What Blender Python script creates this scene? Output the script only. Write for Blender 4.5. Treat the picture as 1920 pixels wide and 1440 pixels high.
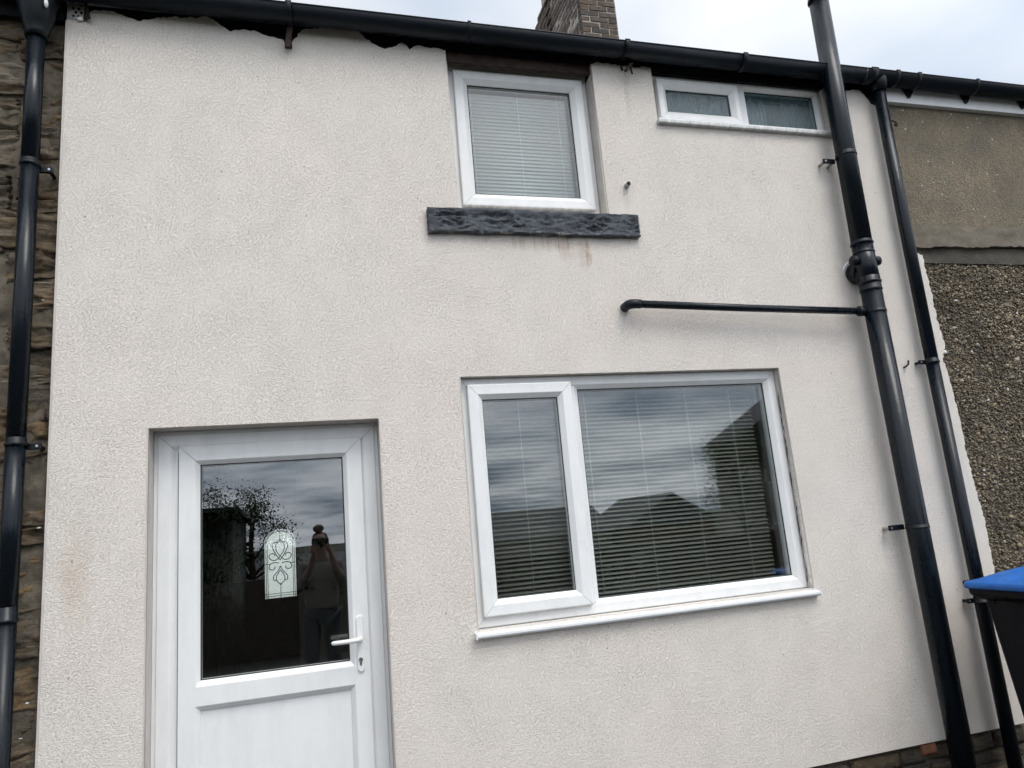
import bpy, bmesh, math, random
import numpy as np
from mathutils import Vector, Matrix, noise as mnoise
R = math.radians
for o in list(bpy.data.objects): bpy.data.objects.remove(o)
scene = bpy.context.scene
COL = scene.collection

# ------------------------------------------------------------------ camera
# x runs along the house front, y into the house (rendered face at y = 0), z up from the yard
cd = bpy.data.cameras.new('camera'); cam = bpy.data.objects.new('camera', cd); COL.objects.link(cam)
cd.sensor_width = 36.0; cd.lens = 36.0 * 1338.48 / 1920.0; cd.clip_start = 0.02; cd.clip_end = 2000
rt = Vector((0.96239, -0.25792, -0.08536)); dn = Vector((-0.03038, 0.21006, -0.97722)); fw = Vector((0.26998, 0.94305, 0.19432))
m3 = Matrix((rt, -dn, -fw)).transposed()
cam.matrix_world = Matrix.Translation((0, -3.2, 1.47)) @ m3.to_4x4()
scene.camera = cam

# ------------------------------------------------------------------ sky
SUN_EL, SUN_AZ = R(56), R(155)      # azimuth clockwise from +y: behind the camera, to its right
w = bpy.data.worlds.new('World'); scene.world = w; w.use_nodes = True
nt = w.node_tree; nt.nodes.clear()
def wn(t, **k):
    n = nt.nodes.new(t)
    for a, b in k.items(): setattr(n, a, b)
    return n
def wl(a, b): nt.links.new(a, b)
def wmath(op, a, b=None, clamp=False):
    n = wn('ShaderNodeMath', operation=op); n.use_clamp = clamp
    for i, v in enumerate((a, b)):
        if v is None: continue
        if isinstance(v, (int, float)): n.inputs[i].default_value = v
        else: wl(v, n.inputs[i])
    return n.outputs[0]
out = wn('ShaderNodeOutputWorld'); bg = wn('ShaderNodeBackground'); bg.inputs[1].default_value = 0.1
sky = wn('ShaderNodeTexSky', sky_type='NISHITA'); sky.sun_disc = False
sky.sun_elevation = SUN_EL; sky.sun_rotation = SUN_AZ; sky.air_density = 1.0; sky.dust_density = 2.0
tc = wn('ShaderNodeTexCoord'); sp = wn('ShaderNodeSeparateXYZ'); wl(tc.outputs['Generated'], sp.inputs[0])
zz = wmath('ADD', wmath('MAXIMUM', sp.outputs[2], 0.0), 0.10)
cb = wn('ShaderNodeCombineXYZ'); wl(wmath('DIVIDE', sp.outputs[0], zz), cb.inputs[0]); wl(wmath('DIVIDE', sp.outputs[1], zz), cb.inputs[1])
cb.inputs[2].default_value = 3.7
n1 = wn('ShaderNodeTexNoise'); wl(cb.outputs[0], n1.inputs['Vector']); n1.inputs['Scale'].default_value = 0.95; n1.inputs['Detail'].default_value = 4; n1.inputs['Roughness'].default_value = 0.56; n1.inputs['Distortion'].default_value = 0.0
r1 = wn('ShaderNodeValToRGB'); wl(n1.outputs[0], r1.inputs[0])
r1.color_ramp.elements[0].position = 0.36; r1.color_ramp.elements[0].color = (0, 0, 0, 1)
r1.color_ramp.elements[1].position = 0.66; r1.color_ramp.elements[1].color = (1, 1, 1, 1)
# cloud deck: heavy grey low down, thin and bright overhead
elev = wmath('MULTIPLY', sp.outputs[2], 2.2, True)
lowc = wn('ShaderNodeMixRGB'); wl(r1.outputs[0], lowc.inputs[0]); lowc.inputs[1].default_value = (2.7, 3.5, 4.7, 1); lowc.inputs[2].default_value = (13.2, 14.0, 15.2, 1)
hic = wn('ShaderNodeMixRGB'); wl(r1.outputs[0], hic.inputs[0]); hic.inputs[1].default_value = (6.3, 7.3, 8.7, 1); hic.inputs[2].default_value = (10.6, 10.7, 10.9, 1)
mx = wn('ShaderNodeMixRGB'); wl(elev, mx.inputs[0]); wl(lowc.outputs[0], mx.inputs[1]); wl(hic.outputs[0], mx.inputs[2])
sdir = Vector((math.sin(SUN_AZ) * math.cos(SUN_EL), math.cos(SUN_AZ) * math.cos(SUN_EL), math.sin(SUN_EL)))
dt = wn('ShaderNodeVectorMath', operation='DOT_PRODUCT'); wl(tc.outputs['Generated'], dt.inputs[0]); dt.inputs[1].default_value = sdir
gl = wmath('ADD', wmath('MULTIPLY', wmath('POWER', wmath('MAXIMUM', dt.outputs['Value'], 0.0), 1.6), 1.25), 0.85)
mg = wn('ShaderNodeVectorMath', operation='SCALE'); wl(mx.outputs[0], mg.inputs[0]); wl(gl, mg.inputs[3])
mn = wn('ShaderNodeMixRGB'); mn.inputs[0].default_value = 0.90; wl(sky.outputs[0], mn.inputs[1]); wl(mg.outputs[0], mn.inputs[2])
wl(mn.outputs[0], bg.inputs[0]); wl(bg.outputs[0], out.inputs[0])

sd = bpy.data.lights.new('sun', 'SUN'); sd.energy = 1.5; sd.angle = R(28); sd.color = (1.0, 0.965, 0.92)
sun = bpy.data.objects.new('sun', sd); COL.objects.link(sun)
sdir = Vector((math.sin(SUN_AZ) * math.cos(SUN_EL), math.cos(SUN_AZ) * math.cos(SUN_EL), math.sin(SUN_EL)))
sun.rotation_euler = sdir.to_track_quat('Z', 'Y').to_euler()
sun.location = sdir * 30
vs = scene.view_settings; vs.view_transform = 'Standard'; vs.look = 'None'; vs.exposure = 0.14; vs.gamma = 1.0; vs.use_curve_mapping = False
scene.render.engine = 'CYCLES'
scene.cycles.max_bounces = 5; scene.cycles.diffuse_bounces = 3; scene.cycles.transparent_max_bounces = 12; scene.cycles.glossy_bounces = 3
scene.cycles.use_adaptive_sampling = True; scene.cycles.adaptive_threshold = 0.03; scene.cycles.adaptive_min_samples = 12
w.cycles.sampling_method = 'MANUAL'; w.cycles.sample_map_resolution = 512

# ------------------------------------------------------------------ material helpers
class G:
    def __init__(s, name):
        s.m = bpy.data.materials.new(name); s.m.use_nodes = True; s.t = s.m.node_tree; s.t.nodes.clear()
        s.out = s.t.nodes.new('ShaderNodeOutputMaterial')
    def n(s, t, ins=None, **k):
        n = s.t.nodes.new(t)
        for a, b in k.items(): setattr(n, a, b)
        for a, b in (ins or {}).items(): s.put(n.inputs[a], b)
        return n
    def put(s, i, v):
        if hasattr(v, 'is_output') or isinstance(v, bpy.types.NodeSocket): s.t.links.new(v, i)
        else: i.default_value = v
    def math(s, op, a, b=0.0, clamp=False):
        n = s.n('ShaderNodeMath', {0: a, 1: b}, operation=op); n.use_clamp = clamp; return n.outputs[0]
    def pos(s): return s.n('ShaderNodeNewGeometry').outputs['Position']
    def obj(s): return s.n('ShaderNodeTexCoord').outputs['Object']
    def scl(s, v, sc, loc=(0, 0, 0)):
        return s.n('ShaderNodeMapping', {0: v, 1: loc, 3: sc}).outputs[0]
    def noise(s, v, scale, detail=4, rough=0.55, dist=0.0):
        return s.n('ShaderNodeTexNoise', {'Vector': v, 'Scale': scale, 'Detail': detail, 'Roughness': rough, 'Distortion': dist}).outputs[0]
    def ramp(s, f, stops):
        n = s.n('ShaderNodeValToRGB', {0: f}); e = n.color_ramp.elements
        while len(e) < len(stops): e.new(0.5)
        for el, (p, c) in zip(e, stops):
            el.position = p; el.color = (*c, 1) if not isinstance(c, (int, float)) else (c, c, c, 1)
        return n.outputs[0]
    def mix(s, f, a, b, mode='MIX'):
        n = s.n('ShaderNodeMixRGB', {0: f}, blend_type=mode)
        for i, v in ((1, a), (2, b)):
            if isinstance(v, tuple): v = (*v[:3], 1)
            s.put(n.inputs[i], v)
        return n.outputs[0]
    def bump(s, h, strength, dist, prev=None):
        d = {'Height': h, 'Strength': strength, 'Distance': dist}
        n = s.n('ShaderNodeBump', d)
        if prev is not None: s.put(n.inputs['Normal'], prev)
        return n.outputs[0]
    def bsdf(s, col, rough=0.6, spec=0.5, normal=None, metal=0.0):
        if isinstance(col, tuple): col = (*col[:3], 1)
        n = s.n('ShaderNodeBsdfPrincipled', {'Base Color': col, 'Roughness': rough, 'Specular IOR Level': spec, 'Metallic': metal})
        if normal is not None: s.put(n.inputs['Normal'], normal)
        s.t.links.new(n.outputs[0], s.out.inputs[0]); return s.m
    def rnd(s): return s.n('ShaderNodeObjectInfo').outputs['Random']

def plain(name, col, rough=0.5, spec=0.5, var=0.12, scale=9.0, bump=0.0, bscale=60.0, metal=0.0):
    g = G(name); p = g.pos()
    f = g.noise(p, scale, 5, 0.6)
    c = g.mix(g.ramp(f, [(0.3, 0.0), (0.72, 1.0)]), tuple(x * (1 - var) for x in col), tuple(min(1, x * (1 + var)) for x in col))
    nrm = g.bump(g.noise(p, bscale, 4, 0.6), bump, 0.004) if bump else None
    r = g.n('ShaderNodeMapRange', {0: g.noise(p, scale * 2.3, 4), 1: 0.3, 2: 0.7, 3: max(0.02, rough - 0.08), 4: rough + 0.1}).outputs[0]
    return g.bsdf(c, r, spec, nrm, metal)

def make_render():
    g = G('textured_render'); p = g.pos(); sx = g.n('ShaderNodeSeparateXYZ', {0: p}); X, Z = sx.outputs[0], sx.outputs[2]
    def vec2(kx, kz, ox=0.0): return g.n('ShaderNodeMapping', {0: flat, 1: (ox, 0, 0), 3: (kx, kz, 1)}).outputs[0]
    flat = g.n('ShaderNodeCombineXYZ', {0: X, 1: Z}).outputs[0]
    def n2(v, scale, detail, rough=.55, dist=0.0):
        return g.n('ShaderNodeTexNoise', {'Vector': v, 'Scale': scale, 'Detail': detail, 'Roughness': rough, 'Distortion': dist}, noise_dimensions='2D').outputs[0]
    big = n2(flat, 1.1, 3); mid = n2(vec2(1, .8, 7.3), 5.5, 3, .6)
    c = g.mix(g.ramp(big, [(0.34, 0.0), (0.66, 1.0)]), (0.772, 0.702, 0.634), (0.756, 0.704, 0.636))
    c = g.mix(g.math('MULTIPLY', g.ramp(mid, [(0.40, 0.0), (0.80, 1.0)]), 0.09), c, (0.640, 0.600, 0.545))
    # rust runs below the painted stone sill, faint iron stain by the stone wall
    runm = g.ramp(n2(vec2(34, 1.6), 1.0, 2, .6), [(0.50, 0.0), (0.62, 1.0)])
    wob = g.math('MULTIPLY', g.math('SUBTRACT', n2(flat, 22, 3, .65), 0.5), 1.3)
    def blot(cx, cz, rx, rz, edge):
        v = g.n('ShaderNodeVectorMath', {0: flat, 1: (cx, cz, 0)}, operation='SUBTRACT').outputs[0]
        v = g.n('ShaderNodeVectorMath', {0: v, 1: (rx, rz, 1)}, operation='DIVIDE').outputs[0]
        d = g.n('ShaderNodeVectorMath', {0: v}, operation='LENGTH').outputs['Value']
        return g.n('ShaderNodeMapRange', {0: g.math('ADD', d, wob), 1: 1.0, 2: edge, 3: 0.0, 4: 1.0}).outputs[0]
    for cx, rx, cz, rz, k in ((1.255, 0.055, 2.835, 0.10, 1.0), (1.355, 0.05, 2.815, 0.12, 0.95), (1.12, 0.34, 2.855, 0.06, 0.5)):
        f = g.math('MULTIPLY', blot(cx, cz, rx, rz, 0.1), k)
        c = g.mix(g.math('MULTIPLY', f, g.math('ADD', g.math('MULTIPLY', runm, 0.5), 0.3)), c, (0.33, 0.19, 0.10))
    c = g.mix(g.math('MULTIPLY', blot(-0.905, 1.42, 0.075, 0.26, 0.0), 0.36), c, (0.52, 0.37, 0.25))
    drip = g.ramp(n2(vec2(26, .9, 3.0), 1.0, 3, .6), [(0.52, 0.0), (0.70, 1.0)])
    for cx, cz, rx, rz, k in ((-.058, 3.70, .035, .20, .25), (1.70, 3.72, .06, .16, .28), (1.63, 3.10, .022, .10, .5), (2.93, 3.22, .03, .16, .15), (2.90, 1.18, .022, .13, .15), (1.5, .93, .9, .09, .07), (2.4, 3.50, .6, .09, .10), (2.2, 2.40, .7, .09, .06), (-.90, 3.75, .05, .16, .3)):
        c = g.mix(g.math('MULTIPLY', g.math('MULTIPLY', blot(cx, cz, rx, rz, 0.0), drip), k), c, (0.30, 0.27, 0.235))
    # small chips and dark specks
    vor = g.n('ShaderNodeTexVoronoi', {'Vector': flat, 'Scale': 5.5}, voronoi_dimensions='2D')
    warp = g.n('ShaderNodeVectorMath', {0: flat, 1: g.n('ShaderNodeVectorMath', {0: g.n('ShaderNodeTexNoise', {'Vector': flat, 'Scale': 60.0, 'Detail': 1.0}, noise_dimensions='2D').outputs['Color'], 3: 0.012}, operation='SCALE').outputs[0]}, operation='ADD').outputs[0]
    wa = g.n('ShaderNodeMapping', {0: warp, 2: (0, 0, .12), 3: (1, 1.9, 1)}).outputs[0]
    ve = g.n('ShaderNodeTexVoronoi', {'Vector': wa, 'Scale': 126.0}, voronoi_dimensions='2D').outputs['Distance']
    nz = n2(wa, 150, 2, .6)
    tex = g.math('ADD', g.math('MULTIPLY', nz, 0.85), g.math('MULTIPLY', g.math('SUBTRACT', .55, ve), .35))
    sk = g.math('MULTIPLY', g.math('LESS_THAN', g.math('ADD', vor.outputs['Distance'], g.math('MULTIPLY', tex, 0.05)), 0.044), g.math('GREATER_THAN', g.n('ShaderNodeSeparateXYZ', {0: vor.outputs['Color']}).outputs[0], 0.88))
    c = g.mix(g.math('MULTIPLY', sk, 0.65), c, (0.16, 0.14, 0.12))
    h1 = g.ramp(tex, [(0.30, 0.0), (0.45, 0.88), (0.64, 1.0)])
    c = g.mix(g.math('MULTIPLY', g.math('SUBTRACT', 0.85, h1, True), 0.29), c, (0.36, 0.34, 0.31))   # shading of the pits painted into the colour, so the grain holds
    nrm = g.bump(h1, g.n('ShaderNodeMapRange', {0: mid, 1: .3, 2: .7, 3: .75, 4: .95}).outputs[0], 0.0027)
    return g.bsdf(c, 0.88, 0.25, nrm)
TEXF = 105.0

def make_reveal():
    g = G('smooth_render'); p = g.pos()
    c = g.mix(g.ramp(g.noise(g.scl(p, (1, 1, 0.35)), 22, 5, 0.65), [(0.35, 0.0), (0.7, 1.0)]), (0.60, 0.565, 0.53), (0.50, 0.45, 0.41))
    return g.bsdf(c, 0.85, 0.25, g.bump(g.noise(p, 70, 4), 0.25, 0.004))

def make_stone(name, dark=1.0, spread=1.0):
    g = G(name); p = g.pos(); r = g.rnd()
    base = g.ramp(r, [(0.0, (0.195, 0.140, 0.082)), (0.22, (0.130, 0.112, 0.088)), (0.45, (0.260, 0.178, 0.094)), (0.62, (0.140, 0.120, 0.095)), (0.8, (0.220, 0.160, 0.096)), (1.0, (0.300, 0.270, 0.220))])
    lay = g.noise(g.scl(p, (3.0, 3.0, 26.0)), 2.6, 6, 0.65, 0.6)
    c = g.mix(g.ramp(lay, [(0.32, 0.85), (0.62, 0.0)]), base, (0.045, 0.038, 0.030))
    c = g.mix(g.math('MULTIPLY', g.ramp(g.noise(p, 11, 5, 0.6), [(0.52, 0.0), (0.72, 1.0)]), 0.55), c, (0.285, 0.185, 0.085))
    c = g.mix(g.math('MULTIPLY', g.ramp(g.noise(p, 23, 5, 0.7), [(0.60, 0.0), (0.72, 1.0)]), 0.55), c, (0.33, 0.315, 0.285))
    c = g.mix(g.math('MULTIPLY', g.ramp(g.noise(p, 60, 3, 0.7), [(0.70, 0.0), (0.76, 1.0)]), 0.8), c, (0.55, 0.54, 0.52))
    c = g.mix(1.0, c, (dark, dark, dark), 'MULTIPLY')
    nrm = g.bump(lay, 0.7, 0.012); nrm = g.bump(g.noise(p, 70, 5, 0.75), 1.0, 0.011, nrm)
    return g.bsdf(c, 0.9, 0.3, nrm)

def make_brick(name):
    g = G(name); p = g.pos(); r = g.rnd()
    base = g.ramp(r, [(0.0, (0.125, 0.088, 0.062)), (0.3, (0.180, 0.128, 0.088)), (0.6, (0.095, 0.078, 0.068)), (0.85, (0.205, 0.150, 0.106)), (1.0, (0.150, 0.095, 0.062))])
    c = g.mix(g.ramp(g.noise(g.scl(p, (1, 1, 2.4)), 13, 5, 0.7), [(0.36, 0.9), (0.66, 0.0)]), base, (0.045, 0.042, 0.042))
    return g.bsdf(c, 0.9, 0.3, g.bump(g.noise(p, 60, 5, 0.7), 0.7, 0.008))

def make_upvc(name, col=(0.80, 0.80, 0.785), grime=None):
    g = G(name); p = g.pos()
    c = g.mix(g.math('MULTIPLY', g.ramp(g.noise(g.scl(p, (1, 1, 0.3)), 16, 5, 0.65), [(0.42, 0.0), (0.78, 1.0)]), 0.5), col, tuple(x * 0.80 for x in col))
    if grime:
        z0, z1, k = grime
        s = g.n('ShaderNodeSeparateXYZ', {0: p}).outputs[2]
        band = g.n('ShaderNodeMapRange', {0: s, 1: z1, 2: z0, 3: 0.0, 4: 1.0}).outputs[0]
        st = g.ramp(g.noise(g.scl(p, (26, 1, 14)), 1.0, 5, 0.75), [(0.34, 0.1), (0.74, 1.0)]); band = g.math('MULTIPLY', band, band)
        c = g.mix(g.math('MULTIPLY', g.math('MULTIPLY', band, st), k), c, (0.10, 0.10, 0.085))
    r = g.n('ShaderNodeMapRange', {0: g.noise(p, 20, 3), 1: 0.3, 2: 0.7, 3: 0.30, 4: 0.45}).outputs[0]
    return g.bsdf(c, r, 0.45)

def make_black_pipe(name, col=(0.0030, 0.0058, 0.0095), rough=0.25, spec=0.30):
    g = G(name); p = g.pos()
    d = g.noise(g.scl(p, (1, 1, 0.18)), 18, 5, 0.65)
    c = g.mix(g.math('MULTIPLY', g.ramp(d, [(0.45, 0.0), (0.8, 1.0)]), 0.55), col, tuple(x * 1.6 + 0.0018 for x in col))
    c = g.mix(g.math('MULTIPLY', g.ramp(g.noise(p, 70, 3, 0.7), [(0.74, 0.0), (0.77, 1.0)]), 0.5), c, (0.22, 0.22, 0.21))
    r = g.n('ShaderNodeMapRange', {0: d, 1: 0.3, 2: 0.7, 3: rough - 0.06, 4: rough + 0.14}).outputs[0]
    return g.bsdf(c, r, spec, g.bump(g.noise(p, 6, 3), 0.06, 0.03))

def make_glass(name, r0, tint, rough=0.0):
    g = G(name)
    f = g.n('ShaderNodeLayerWeight', {'Blend': 0.5}).outputs['Facing']
    sch = g.math('ADD', g.math('MULTIPLY', g.math('POWER', f, 5.0), 1 - r0), r0)
    nrm = g.bump(g.noise(g.pos(), 1.6, 2), 0.018, 0.02)
    gl = g.n('ShaderNodeBsdfGlossy', {'Color': (1, 1, 1, 1), 'Roughness': rough, 'Normal': nrm}); tr = g.n('ShaderNodeBsdfTransparent', {'Color': (*tint, 1)})
    mxs = g.n('ShaderNodeMixShader', {0: sch, 1: tr.outputs[0], 2: gl.outputs[0]})
    g.t.links.new(mxs.outputs[0], g.out.inputs[0]); return g.m

def make_obscure():
    g = G('obscure_glass'); p = g.pos()
    st = g.noise(g.scl(p, (130, 1, 9)), 1.0, 4, 0.6, 0.6)
    nrm = g.bump(st, 0.8, 0.01)
    gl = g.n('ShaderNodeBsdfGlossy', {'Color': (1, 1, 1, 1), 'Roughness': 0.16, 'Normal': nrm})
    tr = g.n('ShaderNodeBsdfTransparent', {'Color': (0.62, 0.74, 0.76, 1)})
    c = g.mix(g.ramp(st, [(0.35, 0.0), (0.65, 1.0)]), (0.035, 0.078, 0.088), (0.14, 0.225, 0.24))
    df = g.n('ShaderNodeBsdfDiffuse', {'Color': c, 'Normal': nrm})
    a = g.n('ShaderNodeMixShader', {0: g.ramp(st, [(0.38, 0.18), (0.62, 0.5)]), 1: tr.outputs[0], 2: df.outputs[0]})
    b = g.n('ShaderNodeMixShader', {0: 0.09, 1: a.outputs[0], 2: gl.outputs[0]})
    g.t.links.new(b.outputs[0], g.out.inputs[0]); return g.m

def make_arch_glass():
    g = G('leaded_textured_glass'); p = g.pos()
    n = g.bump(g.noise(p, 90, 3), 0.5, 0.01)
    tl = g.n('ShaderNodeBsdfTranslucent', {'Color': (1.0, 1.0, 1.0, 1), 'Normal': n})
    tr = g.n('ShaderNodeBsdfTransparent', {'Color': (0.95, 1.0, 0.98, 1)})
    b = g.n('ShaderNodeMixShader', {0: g.ramp(g.noise(p, 70, 4, 0.7), [(0.4, 0.12), (0.6, 0.42)]), 1: tr.outputs[0], 2: tl.outputs[0]})
    g.t.links.new(b.outputs[0], g.out.inputs[0]); return g.m

def make_pebble():
    g = G('pebble_chips'); geo = g.n('ShaderNodeNewGeometry'); r = geo.outputs['Random Per Island']
    c = g.ramp(r, [(0.0, (0.075, 0.062, 0.048)), (0.2, (0.240, 0.185, 0.120)), (0.42, (0.150, 0.128, 0.098)), (0.6, (0.300, 0.235, 0.150)), (0.78, (0.190, 0.160, 0.120)), (0.93, (0.36, 0.30, 0.21)), (0.985, (0.38, 0.35, 0.29)), (1.0, (0.66, 0.64, 0.60))])
    big = g.ramp(g.noise(geo.outputs['Position'], 3.5, 4, 0.6), [(0.35, 0.62), (0.68, 1.15)])
    return g.bsdf(g.mix(1.0, c, big, 'MULTIPLY'), 0.75, 0.4)

def make_roughcast(name, dark=1.0):
    g = G(name); p = g.pos()
    v = g.n('ShaderNodeTexVoronoi', {'Vector': p, 'Scale': 110.0})
    c = g.mix(g.n('ShaderNodeSeparateXYZ', {0: v.outputs['Color']}).outputs[0], (0.150 * dark, 0.125 * dark, 0.090 * dark), (0.260 * dark, 0.215 * dark, 0.150 * dark))
    c = g.mix(g.math('MULTIPLY', g.ramp(g.noise(p, 3.2, 5, 0.6), [(0.35, 1.0), (0.65, 0.0)]), 0.5), c, (0.085 * dark, 0.080 * dark, 0.070 * dark))
    c = g.mix(g.math('MULTIPLY', g.ramp(g.noise(g.scl(p, (1, 1, 0.6)), 9, 5, 0.7), [(0.58, 0.0), (0.75, 1.0)]), 0.35), c, (0.25 * dark, 0.20 * dark, 0.11 * dark))
    c = g.mix(g.math('GREATER_THAN', g.n('ShaderNodeSeparateXYZ', {0: v.outputs['Color']}).outputs[1], 0.9975), c, (0.5, 0.48, 0.45))
    nrm = g.bump(v.outputs['Distance'], 0.8, 0.006); nrm = g.bump(g.noise(p, 60, 4, 0.7), 0.6, 0.006, nrm)
    return g.bsdf(c, 0.92, 0.25, nrm)

def make_cement(name, col=(0.165, 0.145, 0.112)):
    g = G(name); p = g.pos()
    c = g.mix(g.ramp(g.noise(g.scl(p, (1, 1, 2.0)), 6, 6, 0.65), [(0.3, 0.0), (0.7, 1.0)]), tuple(x * 0.62 for x in col), tuple(x * 1.25 for x in col))
    c = g.mix(g.math('MULTIPLY', g.ramp(g.noise(p, 46, 4, 0.7), [(0.68, 0.0), (0.74, 1.0)]), 0.5), c, (0.42, 0.40, 0.37))
    return g.bsdf(c, 0.9, 0.25, g.bump(g.noise(p, 38, 5, 0.65), 0.6, 0.008))

def make_sill_paint():
    g = G('dark_painted_stone'); p = g.pos()
    c = g.mix(g.ramp(g.noise(p, 16, 5, 0.65), [(0.35, 0.0), (0.7, 1.0)]), (0.040, 0.046, 0.055), (0.105, 0.115, 0.130))
    c = g.mix(g.math('MULTIPLY', g.ramp(g.noise(p, 9, 5, 0.7), [(0.60, 0.0), (0.72, 1.0)]), 0.5), c, (0.085, 0.068, 0.044))
    s = g.n('ShaderNodeSeparateXYZ', {0: p}).outputs[2]
    low = g.n('ShaderNodeMapRange', {0: s, 1: 2.902, 2: 2.886, 3: 0.0, 4: 1.0}).outputs[0]
    c = g.mix(g.math('MULTIPLY', low, g.ramp(g.noise(g.scl(p, (1, 1, 1.8)), 17, 5, 0.75), [(0.50, 0.0), (0.66, 1.0)])), c, (0.52, 0.50, 0.47))
    return g.bsdf(c, 0.62, 0.4, g.bump(g.noise(g.scl(p, (1, 1, 1.5)), 48, 5, 0.75), 1.0, 0.012))

def make_wood_door():
    g = G('interior_dark'); return g.bsdf((0.03, 0.035, 0.03), 0.5, 0.3)

M = {}
M['render'] = make_render(); M['reveal'] = make_reveal()
M['stone'] = make_stone('rubble_stone'); M['plinth'] = make_stone('plinth_stone', 0.50)
M['brick'] = make_brick('sooty_brick'); M['redbrick'] = plain('red_brick', (0.17, 0.072, 0.044), 0.9, 0.2, 0.35, 25, 0.6, 70)
M['mortar'] = plain('dark_mortar', (0.075, 0.065, 0.052), 0.95, 0.2, 0.4, 18, 0.8, 45)
M['pointing'] = plain('earthy_pointing', (0.125, 0.108, 0.082), 0.95, 0.2, 0.4, 22, 0.9, 60)
M['lime'] = plain('pale_mortar', (0.36, 0.33, 0.29), 0.95, 0.2, 0.3, 12, 0.7, 50)
M['eaves'] = plain('eaves_black_paint', (0.0085, 0.009, 0.011), 0.8, 0.2, 0.5, 14, 0.8, 40)
M['brown'] = plain('weathered_brown_board', (0.055, 0.036, 0.030), 0.75, 0.3, 0.35, 16, 0.4, 50)
M['upvc'] = make_upvc('white_upvc'); M['upvc_l'] = make_upvc('white_upvc_grimy_low', grime=(1.080, 1.100, 0.55)); M['upvc_u'] = make_upvc('white_upvc_grimy_high', grime=(3.074, 3.096, 0.95))
M['upvc_t'] = make_upvc('white_upvc_grimy_small', grime=(3.574, 3.600, 0.75)); M['head_shade'] = make_upvc('head_shade_beige', (0.50, 0.47, 0.43))
M['cill'] = make_upvc('white_upvc_sill', (0.72, 0.73, 0.735), (1.0, 1.02, 0.35))
M['gasket'] = plain('black_gasket', (0.010, 0.010, 0.011), 0.6)
M['pipe'] = make_black_pipe('black_plastic_pipe'); M['gutter'] = make_black_pipe('black_plastic_gutter', (0.0028, 0.0060, 0.0105), 0.42)
M['fit'] = make_black_pipe('black_plastic_fitting', (0.003, 0.005, 0.0075), 0.40)
M['rust'] = plain('rusty_iron', (0.035, 0.024, 0.020), 0.85, 0.3, 0.5, 40, 0.6, 90)
M['steel'] = plain('dull_steel', (0.42, 0.42, 0.42), 0.35, 0.5, 0.2, 30, metal=1.0)
M['galv'] = plain('galvanised_bead', (0.36, 0.35, 0.34), 0.55, 0.4, 0.25, 30)
M['glass'] = make_glass('window_glass', 0.095, (0.86, 0.89, 0.89)); M['doorglass'] = make_glass('door_glass', 0.115, (0.96, 0.975, 0.97))
M['upglass'] = make_glass('upper_glass', 0.085, (0.87, 0.905, 0.91))
M['obscure'] = make_obscure(); M['arch'] = make_arch_glass()
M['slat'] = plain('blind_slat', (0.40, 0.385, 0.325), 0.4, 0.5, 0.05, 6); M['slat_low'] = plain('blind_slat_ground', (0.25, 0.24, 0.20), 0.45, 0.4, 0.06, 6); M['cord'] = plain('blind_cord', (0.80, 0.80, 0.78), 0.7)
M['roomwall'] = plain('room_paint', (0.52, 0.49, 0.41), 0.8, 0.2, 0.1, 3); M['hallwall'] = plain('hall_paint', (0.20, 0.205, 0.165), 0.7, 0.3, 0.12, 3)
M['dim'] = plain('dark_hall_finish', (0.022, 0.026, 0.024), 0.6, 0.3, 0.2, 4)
M['floor'] = plain('floor_boards', (0.06, 0.045, 0.032), 0.5, 0.4, 0.3, 6)
M['lead'] = plain('lead_came', (0.012, 0.016, 0.015), 0.6)
M['pebble'] = make_pebble(); M['rough'] = make_roughcast('brown_roughcast'); M['rough2'] = make_roughcast('pebble_bed', 0.75); M['cement'] = make_cement('weathered_cement'); M['cement2'] = make_cement('dark_cement', (0.085, 0.076, 0.062))
M['sill'] = make_sill_paint()
M['slate'] = plain('roof_slate', (0.055, 0.06, 0.068), 0.7, 0.4, 0.3, 8, 0.5, 30)
M['binblack'] = make_black_pipe('black_bin_plastic', (0.0025, 0.0032, 0.0052), 0.5, 0.14); M['binblue'] = plain('blue_bin_plastic', (0.012, 0.112, 0.40), 0.45, 0.4, 0.30, 9, 0.2, 80)
M['rubber'] = plain('tyre_rubber', (0.02, 0.02, 0.02), 0.8)
M['paintw'] = plain('white_splash', (0.72, 0.71, 0.69), 0.8, 0.3, 0.1)
M['ground'] = plain('yard_concrete', (0.055, 0.053, 0.049), 0.9, 0.3, 0.3, 2.5, 0.6, 30)
M['pave'] = plain('pale_bounce_street', (0.42, 0.41, 0.39), 0.9, 0.3, 0.2, 1.5)
M['grass'] = plain('rough_grass', (0.030, 0.036, 0.020), 0.95, 0.2, 0.4, 1.5, 0.5, 8)

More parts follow.
